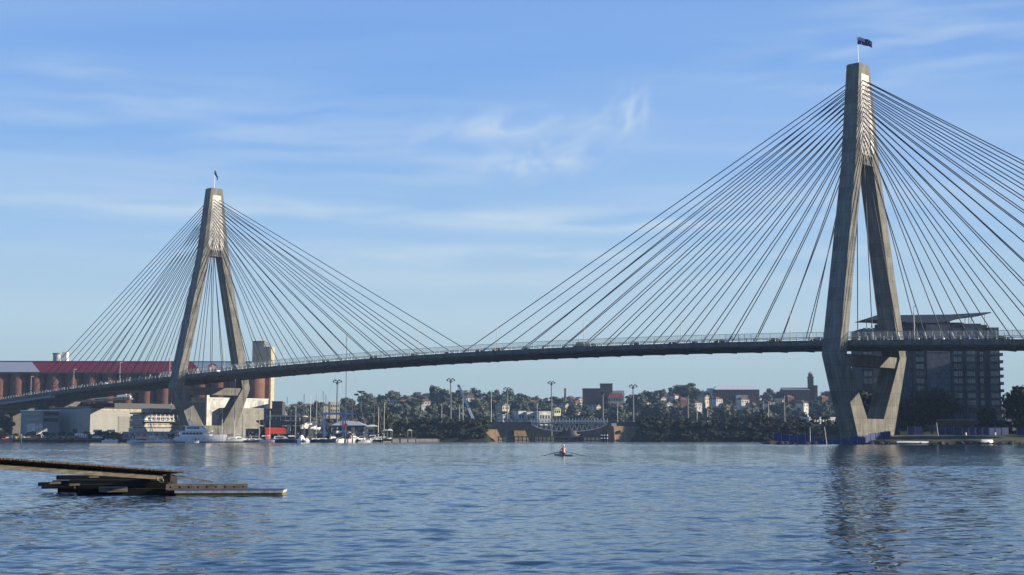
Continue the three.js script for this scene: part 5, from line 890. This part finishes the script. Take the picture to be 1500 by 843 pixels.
{
  const t = thing('brown_shed', 'low brown timber shed behind the blue hoarding', 'shed', eastAt(1401, 482)), w = wpx(1379, 1424, 482); mesh('wall', boxUp(w, 4.4, 6, 0, 0, 0), M.timber, t); mesh('roof', box(w + .6, .3, 6.6, 0, 4.55, 0), M.roofGrey, t); for (let i = 0; i < 16; i++) mesh('cover_strip', boxUp(.1, 4.2, .06, -w / 2 + .4 + i * w / 16, .1, 3.03), M.timber, t); mesh('door', boxUp(2.4, 2.6, .1, w * .22, 0, 3.06), M.timberDark, t);
  const labels = ['long white racing shell upside down on trestles near the pylon foot', 'short white skiff upside down on the bank near the pylon foot', 'white dinghy lying on its side among the upturned skiffs', 'pale cream skiff leaning across the upturned boats', 'low white punt upside down at the water edge by the pylon'];
  [[1337, 436, 9.5, .04, .9], [1330, 433, 6, -.05, .45], [1320, 431, 5.2, .1, .3], [1349, 434, 4.5, .5, .5], [1306, 434, 5, .15, .3]].forEach(([px, Z, L, a, up], i) => { const o = thing('upturned_boat', labels[i], 'rowing boat', eastAt(px, Z).add(V(0, up + .55, 0)), a); mesh('hull', hullGeo(L, 1.1, .45, .8, 10, .05).rotateX(Math.PI), i === 3 ? M.cream : M.white, o); for (const x of [-L * .25, L * .25]) mesh('trestle', [boxUp(.1, up + .5, .1, x, -up - .6, .35), boxUp(.1, up + .5, .1, x, -up - .6, -.35), box(.12, .1, 1, x, -.42, 0)], M.timberDark, o); mesh('keel', box(L * .8, .06, .06, 0, .1, 0), M.timberGrey, o); });
  const d = thing('white_dinghy', 'rounded white dinghy upturned on the dark eastern bank', 'dinghy', eastAt(1446, 430).add(V(0, .75, 0)), .1); mesh('hull', hullGeo(3.6, 1.7, .75, .7, 12, .1).rotateX(Math.PI), M.white, d); mesh('keel', box(2.8, .08, .08, 0, .15, 0), M.timberGrey, d);
  for (const [px, Z, h, lean, m, l] of [[1166, 447, 10.6, -.1, M.timberDark, 'dark leaning timber pole by the blue hoarding'], [1212, 442, 6.4, .12, M.steelPale, 'pale leaning pole before the pylon foot'], [1187, 445, 5.2, 0, M.steelPale, 'short white marker post in the blue hoarding'], [1375, 462, 4.2, .12, M.steelPale, 'pale wooden stake beside the brown shed'], [1177, 449, 4.2, .04, M.timberDark, 'dark stump post behind the blue hoarding']]) { const p = thing('marker_pole', l, 'pole', eastAt(px, Z)); mesh('shaft', rod(V(0, -.4, 0), V(lean * -h, h, 0), .11, 6, .07), m, p); mesh('cross_arm', box(.7, .08, .08, -lean * h * .7, h * .7, 0), m, p); }
  for (const [px, Z, l] of [[1415, 463.5, 'small white drum on top of the lawn hoarding'], [1458, 464, 'small pale drum beside the lawn hoarding']]) { const p = thing('drum', l, 'drum', eastAt(px, Z).add(V(0, 0, 0))); mesh('body', cyl(.3, .3, .9, 0, 0, 0, 10), M.white, p); mesh('rim', cyl(.32, .32, .06, 0, .9, 0, 10), M.steelGrey, p); }
}
{ // rocks along the eastern water edge
  const r = rng(919), g = [1, 2, 3].map((s) => { const q = new THREE.IcosahedronGeometry(1, 1), p = q.attributes.position; for (let i = 0; i < p.count; i++) { const k = .75 + .4 * PERM[(Math.round(p.getX(i) * 40 + 99) * 31 + Math.round(p.getY(i) * 40 + 99) * 57 + Math.round(p.getZ(i) * 40 + 99) * 7 + s * 991) & 65535]; p.setXYZ(i, p.getX(i) * k, p.getY(i) * k * .6, p.getZ(i) * k); } q.computeVertexNormals(); return q; });
  for (let i = 0; i < 70; i++) { const x = 78 + i * 2.4 + r() * 2, Z = eastShore(x) - .5 + r() * 1.4, m = tag(mesh('shore_rock', g[i % 3], M.stone === 0 ? M.stone : soil), 'dark weathered rock at the water edge of the eastern bank', 'rock', 'rocks along the eastern bank'); m.position.set(x, .15 + r() * .2, -Z); m.scale.setScalar(.5 + r() * .7); m.rotation.y = r() * 6; }
}

// ---------------------------------------------------------------- sculler
function sdf(fn, c, half, res) {
  const mc = new MarchingCubes(res, M.skin, false, false, 60000); mc.isolation = 0; const h = res / 2;
  for (let k = 0; k < res; k++) for (let j = 0; j < res; j++) for (let i = 0; i < res; i++) mc.field[i + j * res + k * res * res] = -fn(c.x + (i - h) / h * half, c.y + (j - h) / h * half, c.z + (k - h) / h * half);
  mc.update(); const n = mc.count, g = new THREE.BufferGeometry(), p = new Float32Array(n * 3);
  for (let i = 0; i < n; i++) { p[i * 3] = c.x + mc.positionArray[i * 3] * half; p[i * 3 + 1] = c.y + mc.positionArray[i * 3 + 1] * half; p[i * 3 + 2] = c.z + mc.positionArray[i * 3 + 2] * half; }
  g.setAttribute('position', new THREE.BufferAttribute(p, 3)); g.setAttribute('normal', new THREE.BufferAttribute(mc.normalArray.slice(0, n * 3), 3)); g.computeVertexNormals(); return g;
}
const capD = (x, y, z, a, b, ra, rb) => { const bx = b[0] - a[0], by = b[1] - a[1], bz = b[2] - a[2], px = x - a[0], py = y - a[1], pz = z - a[2], t = clamp((px * bx + py * by + pz * bz) / (bx * bx + by * by + bz * bz)); return Math.hypot(px - bx * t, py - by * t, pz - bz * t) - lerp(ra, rb, t); };
const smin = (a, b, k) => { const h = clamp(.5 + .5 * (b - a) / k); return lerp(b, a, h) - k * h * (1 - h); };
{
  const b = onGround(826, 152, 0), turn = Math.PI / 2 + .22;
  const sc = thing('racing_scull', 'narrow white racing scull out on the open water', 'rowing boat', b, turn);
  mesh('hull', hullGeo(7.8, .42, .15, .7, 18, .08), mat(.22, .25, .29, .4), sc); mesh('wash_board', extrude([[.9, .2], [1.5, .2], [.95, .42]], .36), M.timber, sc); mesh('seat', box(.28, .05, .3, -.05, .2, 0), M.timber, sc); for (const z of [-1, 1]) mesh('rigger', [rod(V(.1, .22, z * .18), V(.45, .36, z * .78), .02, 5), rod(V(.7, .22, z * .16), V(.45, .36, z * .78), .02, 5)], M.steelGrey, sc); mesh('bow_ball', new THREE.SphereGeometry(.05, 8, 6).translate(-3.95, .2, 0), M.white, sc);
  for (const z of [-1, 1]) { const o = thing('oar', z > 0 ? 'dark sculling oar on the near side with its blade in the water by the rower' : 'dark sculling oar on the far side reaching out from the rower', 'oar', b, turn), A = V(.56, .46, z * .14), E = V(.25, .02, z * 2.1); mesh('shaft', rod(A, E, .034, 6), M.steelDark, o); const e2 = V(.22, -.01, z * 2.45); mesh('blade', bar(E, e2, .03, .16), M.steelGrey, o); mesh('handle', rod(A, A.clone().lerp(E, .06), .03, 6), M.rubber, o); }
  const p = thing('person', 'rower in a red and white vest and white cap seated in the scull', 'person', b, turn), torso = (x, y, z) => smin(capD(x, y, z, [-.02, .3, 0], [.03, .72, 0], .15, .135), smin(capD(x, y, z, [.03, .74, -.14], [.03, .74, .14], .075, .075), capD(x, y, z, [0, .3, -.07], [0, .3, .07], .13, .13), .1), .09);
  const body = (x, y, z) => {
    let d = torso(x, y, z); d = smin(d, capD(x, y, z, [.04, .8, 0], [.06, .9, 0], .06, .055), .05); d = smin(d, capD(x, y, z, [.07, .97, 0], [.075, 1.05, 0], .085, .09), .03); d = smin(d, capD(x, y, z, [.165, .99, 0], [.18, .98, 0], .016, .012), .02);
    for (const s of [-1, 1]) { let a = smin(capD(x, y, z, [.03, .75, s * .19], [.27, .58, s * .3], .058, .046), capD(x, y, z, [.27, .58, s * .3], [.52, .5, s * .17], .045, .032), .03); let l = smin(capD(x, y, z, [.02, .27, s * .09], [.47, .48, s * .1], .088, .062), capD(x, y, z, [.47, .48, s * .1], [.82, .24, s * .09], .06, .042), .03); l = smin(l, capD(x, y, z, [.82, .22, s * .09], [.9, .34, s * .09], .04, .035), .03); d = smin(d, smin(a, l, .02), .035); d = smin(d, capD(x, y, z, [.07, .98, s * .088], [.07, 1.0, s * .094], .02, .02), .01); }
    return d;
  };
  const hands = []; for (const s of [-1, 1]) { hands.push(rod(V(.51, .505, s * .17), V(.57, .495, s * .15), .036, 8, .03)); for (let f = 0; f < 4; f++) { const z = s * (.11 + f * .024), L = [.8, 1, .95, .75][f]; hands.push(rod(V(.56, .505, z), V(.56 + .038 * L, .5, z), .009, 5), rod(V(.56 + .038 * L, .5, z), V(.56 + .03 * L, .455, z), .009, 5, .007)); } hands.push(rod(V(.53, .49, s * .115), V(.565, .455, s * .1), .011, 5, .009)); }
  const bg = sdf(body, V(.38, .6, 0), .66, 72);
  mesh('body', mergeGeometries([bare(bg), ...hands.map(bare)]), M.skin, p);
  mesh('vest', sdf((x, y, z) => Math.max(torso(x, y, z) - .014, y - .79, .3 - y, Math.abs(z) < .055 && x < 0 ? -.001 * 0 + (Math.abs(z) - .055 < 0 ? .02 : 0) : -1), V(0, .52, 0), .34, 56), M.red, p, 'red rowing vest'); mesh('vest_back_stripe', sdf((x, y, z) => Math.max(torso(x, y, z) - .013, y - .78, .36 - y, Math.abs(z) - .058, x - .02), V(0, .52, 0), .34, 56), M.white, p, 'white stripe down the back of the vest');
  mesh('shorts', sdf((x, y, z) => Math.max(body(x, y, z) - .012, y - .36 - x * .1, x - .3), V(.1, .3, 0), .34, 48), M.black, p); mesh('cap', sdf((x, y, z) => Math.max(capD(x, y, z, [.07, .97, 0], [.075, 1.05, 0], .098, .103), 1.04 - y), V(.08, 1.05, 0), .16, 32), M.white, p); mesh('cap_peak', box(.1, .015, .14, .2, 1.05, 0), M.white, p); for (const s of [-1, 1]) mesh('eye', new THREE.SphereGeometry(.013, 6, 5).translate(.152, 1.02, s * .035), M.black, p); mesh('mouth', box(.01, .012, .05, .157, .95, 0), M.maroon, p);
}

// ---------------------------------------------------------------- the old landing stage in the foreground
{
  const Z0 = 47.2, o = onGround(260, Z0, 0), t = thing('landing_stage', 'weathered floating landing stage of stacked dark timbers with a white and blue pontoon', 'pontoon', o), L = (px, py, Z = Z0) => P(px, py, Z).sub(o), W = (a, b, Z = Z0) => (b - a) / FPX * Z;
  const algae = mat(.28, .23, .06, .9, { map: rep(grime, .5) });
  const slab = (name, a, b, top, bot, Z, depth, m, ry = 0, lab) => { const p = L(a, top, Z), q = L(b, bot, Z), h = p.y - q.y, w = (q.x - p.x) / Math.cos(ry); const g = mesh(name, box(w, h, depth, 0, 0, 0), m, t, lab); g.position.set((p.x + q.x) / 2, (p.y + q.y) / 2, p.z - depth / 2); g.rotation.y = ry; return g; };
  slab('pontoon_edge', 254, 411, 719.3, 722.8, 46.35, 1.5, mat(.68, .66, .60, .7, { map: rep(grime, .8) }), .07, 'white painted edge of the pontoon'); slab('pontoon_top', 255, 410, 718.6, 719.35, 46.37, 1.46, M.tarpBlue, .07, 'blue deck of the pontoon'); slab('pontoon_float', 256, 410, 722.7, 733, 46.38, 1.44, algae, .07, 'algae stained float at the waterline');
  // beam with drilled holes
  { const p = L(246, 709.5, 47.4), w = W(246, 359, 47.8), h = .19, s = new THREE.Shape([new THREE.Vector2(0, 0), new THREE.Vector2(w, 0), new THREE.Vector2(w, h), new THREE.Vector2(0, h)]); for (let i = 0; i < 9; i++) { const c = new THREE.Path(); c.absarc(.1 + i * (w - .2) / 8.3 + .03, h * .5, .038, 0, 6.2832, true); s.holes.push(c); } const g = mesh('drilled_beam', new THREE.ExtrudeGeometry(s, { depth: .09, bevelEnabled: true, bevelSize: .006, bevelThickness: .006, bevelSegments: 1 }), M.timberGrey, t); g.position.set(p.x, p.y - h, p.z + .3); g.rotation.y = .2; g.scale.x = 1.02; const k = mesh('backing_beam', box(w, h * .9, .12, w / 2, h / 2, -.12), M.timberDark, t); k.position.copy(g.position); k.rotation.y = .2; const u = mesh('under_beam', box(w + .1, .07, .7, w / 2, -.04, -.3), M.timberDark, t); u.position.copy(g.position); u.rotation.y = .2; }
  slab('end_block', 214, 246.5, 707.5, 717.5, 47.5, 1.2, M.timberDark); slab('upper_block', 205, 249, 699.5, 708, 48.0, 1.0, M.timberDark); slab('pale_wedge', 219.5, 230, 700.5, 704.5, 46.9, .2, mat(.42, .34, .16, .8, { map: rep(grain, .6) }));
  slab('grey_float', 140, 178, 714.8, 721.5, 46.6, 1.0, M.timberGrey, .3, 'weathered grey float block'); slab('shade_fill_float', 177.5, 258, 716.5, 729, 47.2, 2.4, M.timberDark, .02); slab('shade_fill_float', 112, 150, 713, 727, 48.6, 1.6, M.timberDark); slab('shade_fill_float', 140, 215, 708, 727, 48.9, 1.4, M.timberDark); slab('shade_fill_float', 84, 130, 709, 726, 49.8, 1.2, M.timberDark);  // rear dark blocks added to fill in the shade under the gangway
  for (const [a, b, y0, y1, Z, ry] of [[82, 250, 697, 703.5, 48.4, .01], [100, 245, 703.8, 709.5, 48.0, -.02], [76, 160, 704.5, 709, 48.9, .03], [55, 165, 707.4, 712.6, 48.4, .015], [110, 235, 710, 716, 47.7, -.01], [60, 108, 712.8, 716.5, 49.6, 0]]) slab('stacked_timber', a, b, y0, y1, Z, .55, M.timberDark, ry);
  for (const [a, b, y] of [[128, 140, 697.5], [99, 112, 709], [70, 84, 706.5]]) slab('offcut', a, b, y, y + 3, 47.4, .3, M.timber, .5);
  mesh('leaning_plank', bar(L(239, 694.5, 47.6), L(311, 706.6, 48.1), .2, .05), M.timberGrey, t);
  for (const [px, py] of [[240, 703], [247, 701], [232, 702]]) mesh('bolt_block', boxUp(.14, .12, .14, ...L(px, py, 47.3).toArray()), M.timberDark, t); { const q = L(236, 704.5, 46.9); mesh('mooring_ring', new THREE.TorusGeometry(.06, .018, 6, 14).translate(q.x, q.y, q.z), M.steelGrey, t); }
  // gangway
  const R = P(238, 695.5, 47.3), A = P(-160, 667.5, 36.5), g = thing('gangway', 'long sloping gangway with a rusty mesh walkway on pale timber beams', 'gangway', R.clone()), v = A.clone().sub(R), dz = V(0, 0, -1.15);
  const bm = (off, m, name, w, h, dy) => mesh(name, bar(V(0, dy, 0).add(off), v.clone().add(V(0, dy, 0)).add(off), w, h), m, g);
  const weathered = mat(.135, .118, .09, .9, { map: rep(grain, 1.5) }); bm(V(0, 0, 0), weathered, 'side_beam', .1, .135, -.105); bm(dz, weathered, 'side_beam', .1, .135, -.105); bm(V(0, 0, -.575), M.timberDark, 'middle_beam', .1, .12, -.11);
  const n = 96, plank = new THREE.BoxGeometry(v.length() / n - .018, .045, 1.3), r = rng(61), q = new THREE.Quaternion().setFromUnitVectors(V(1, 0, 0), v.clone().normalize());
  for (let i = 0; i < n; i++) { const m = mesh('deck_board', plank, i % 3 ? M.rust : M.timberDark, g); m.position.copy(v.clone().multiplyScalar((i + .5) / n)).add(V(0, .0 + r() * .014, -.575)); m.quaternion.copy(q); m.scale.z = 1 + (r() - .5) * .03; }
  { // fibrous coir matting over the boards
    const pos = []; for (let i = 0; i < 2600; i++) { const u = r(), c = v.clone().multiplyScalar(u).add(V(0, .024, .07 - r() * 1.28)), h = .018 + r() * .03, w = .012 + r() * .02, a = r() * 6.28, dx = Math.cos(a) * w, dzz = Math.sin(a) * w; pos.push(c.x - dx, c.y, c.z - dzz, c.x + dx, c.y, c.z + dzz, c.x + (r() - .5) * .05, c.y + h, c.z + (r() - .5) * .05); }
    const gg = new THREE.BufferGeometry(); gg.setAttribute('position', new THREE.Float32BufferAttribute(pos, 3)); gg.computeVertexNormals(); const mm = new THREE.MeshStandardMaterial({ color: rgb(.09, .045, .025), roughness: 1, side: THREE.DoubleSide }); const m = mesh('coir_matting', gg, mm, g); m.userData.kind = 'stuff';
  }
}
console.log('all');
shade(scene);
renderer.render(scene, camera);
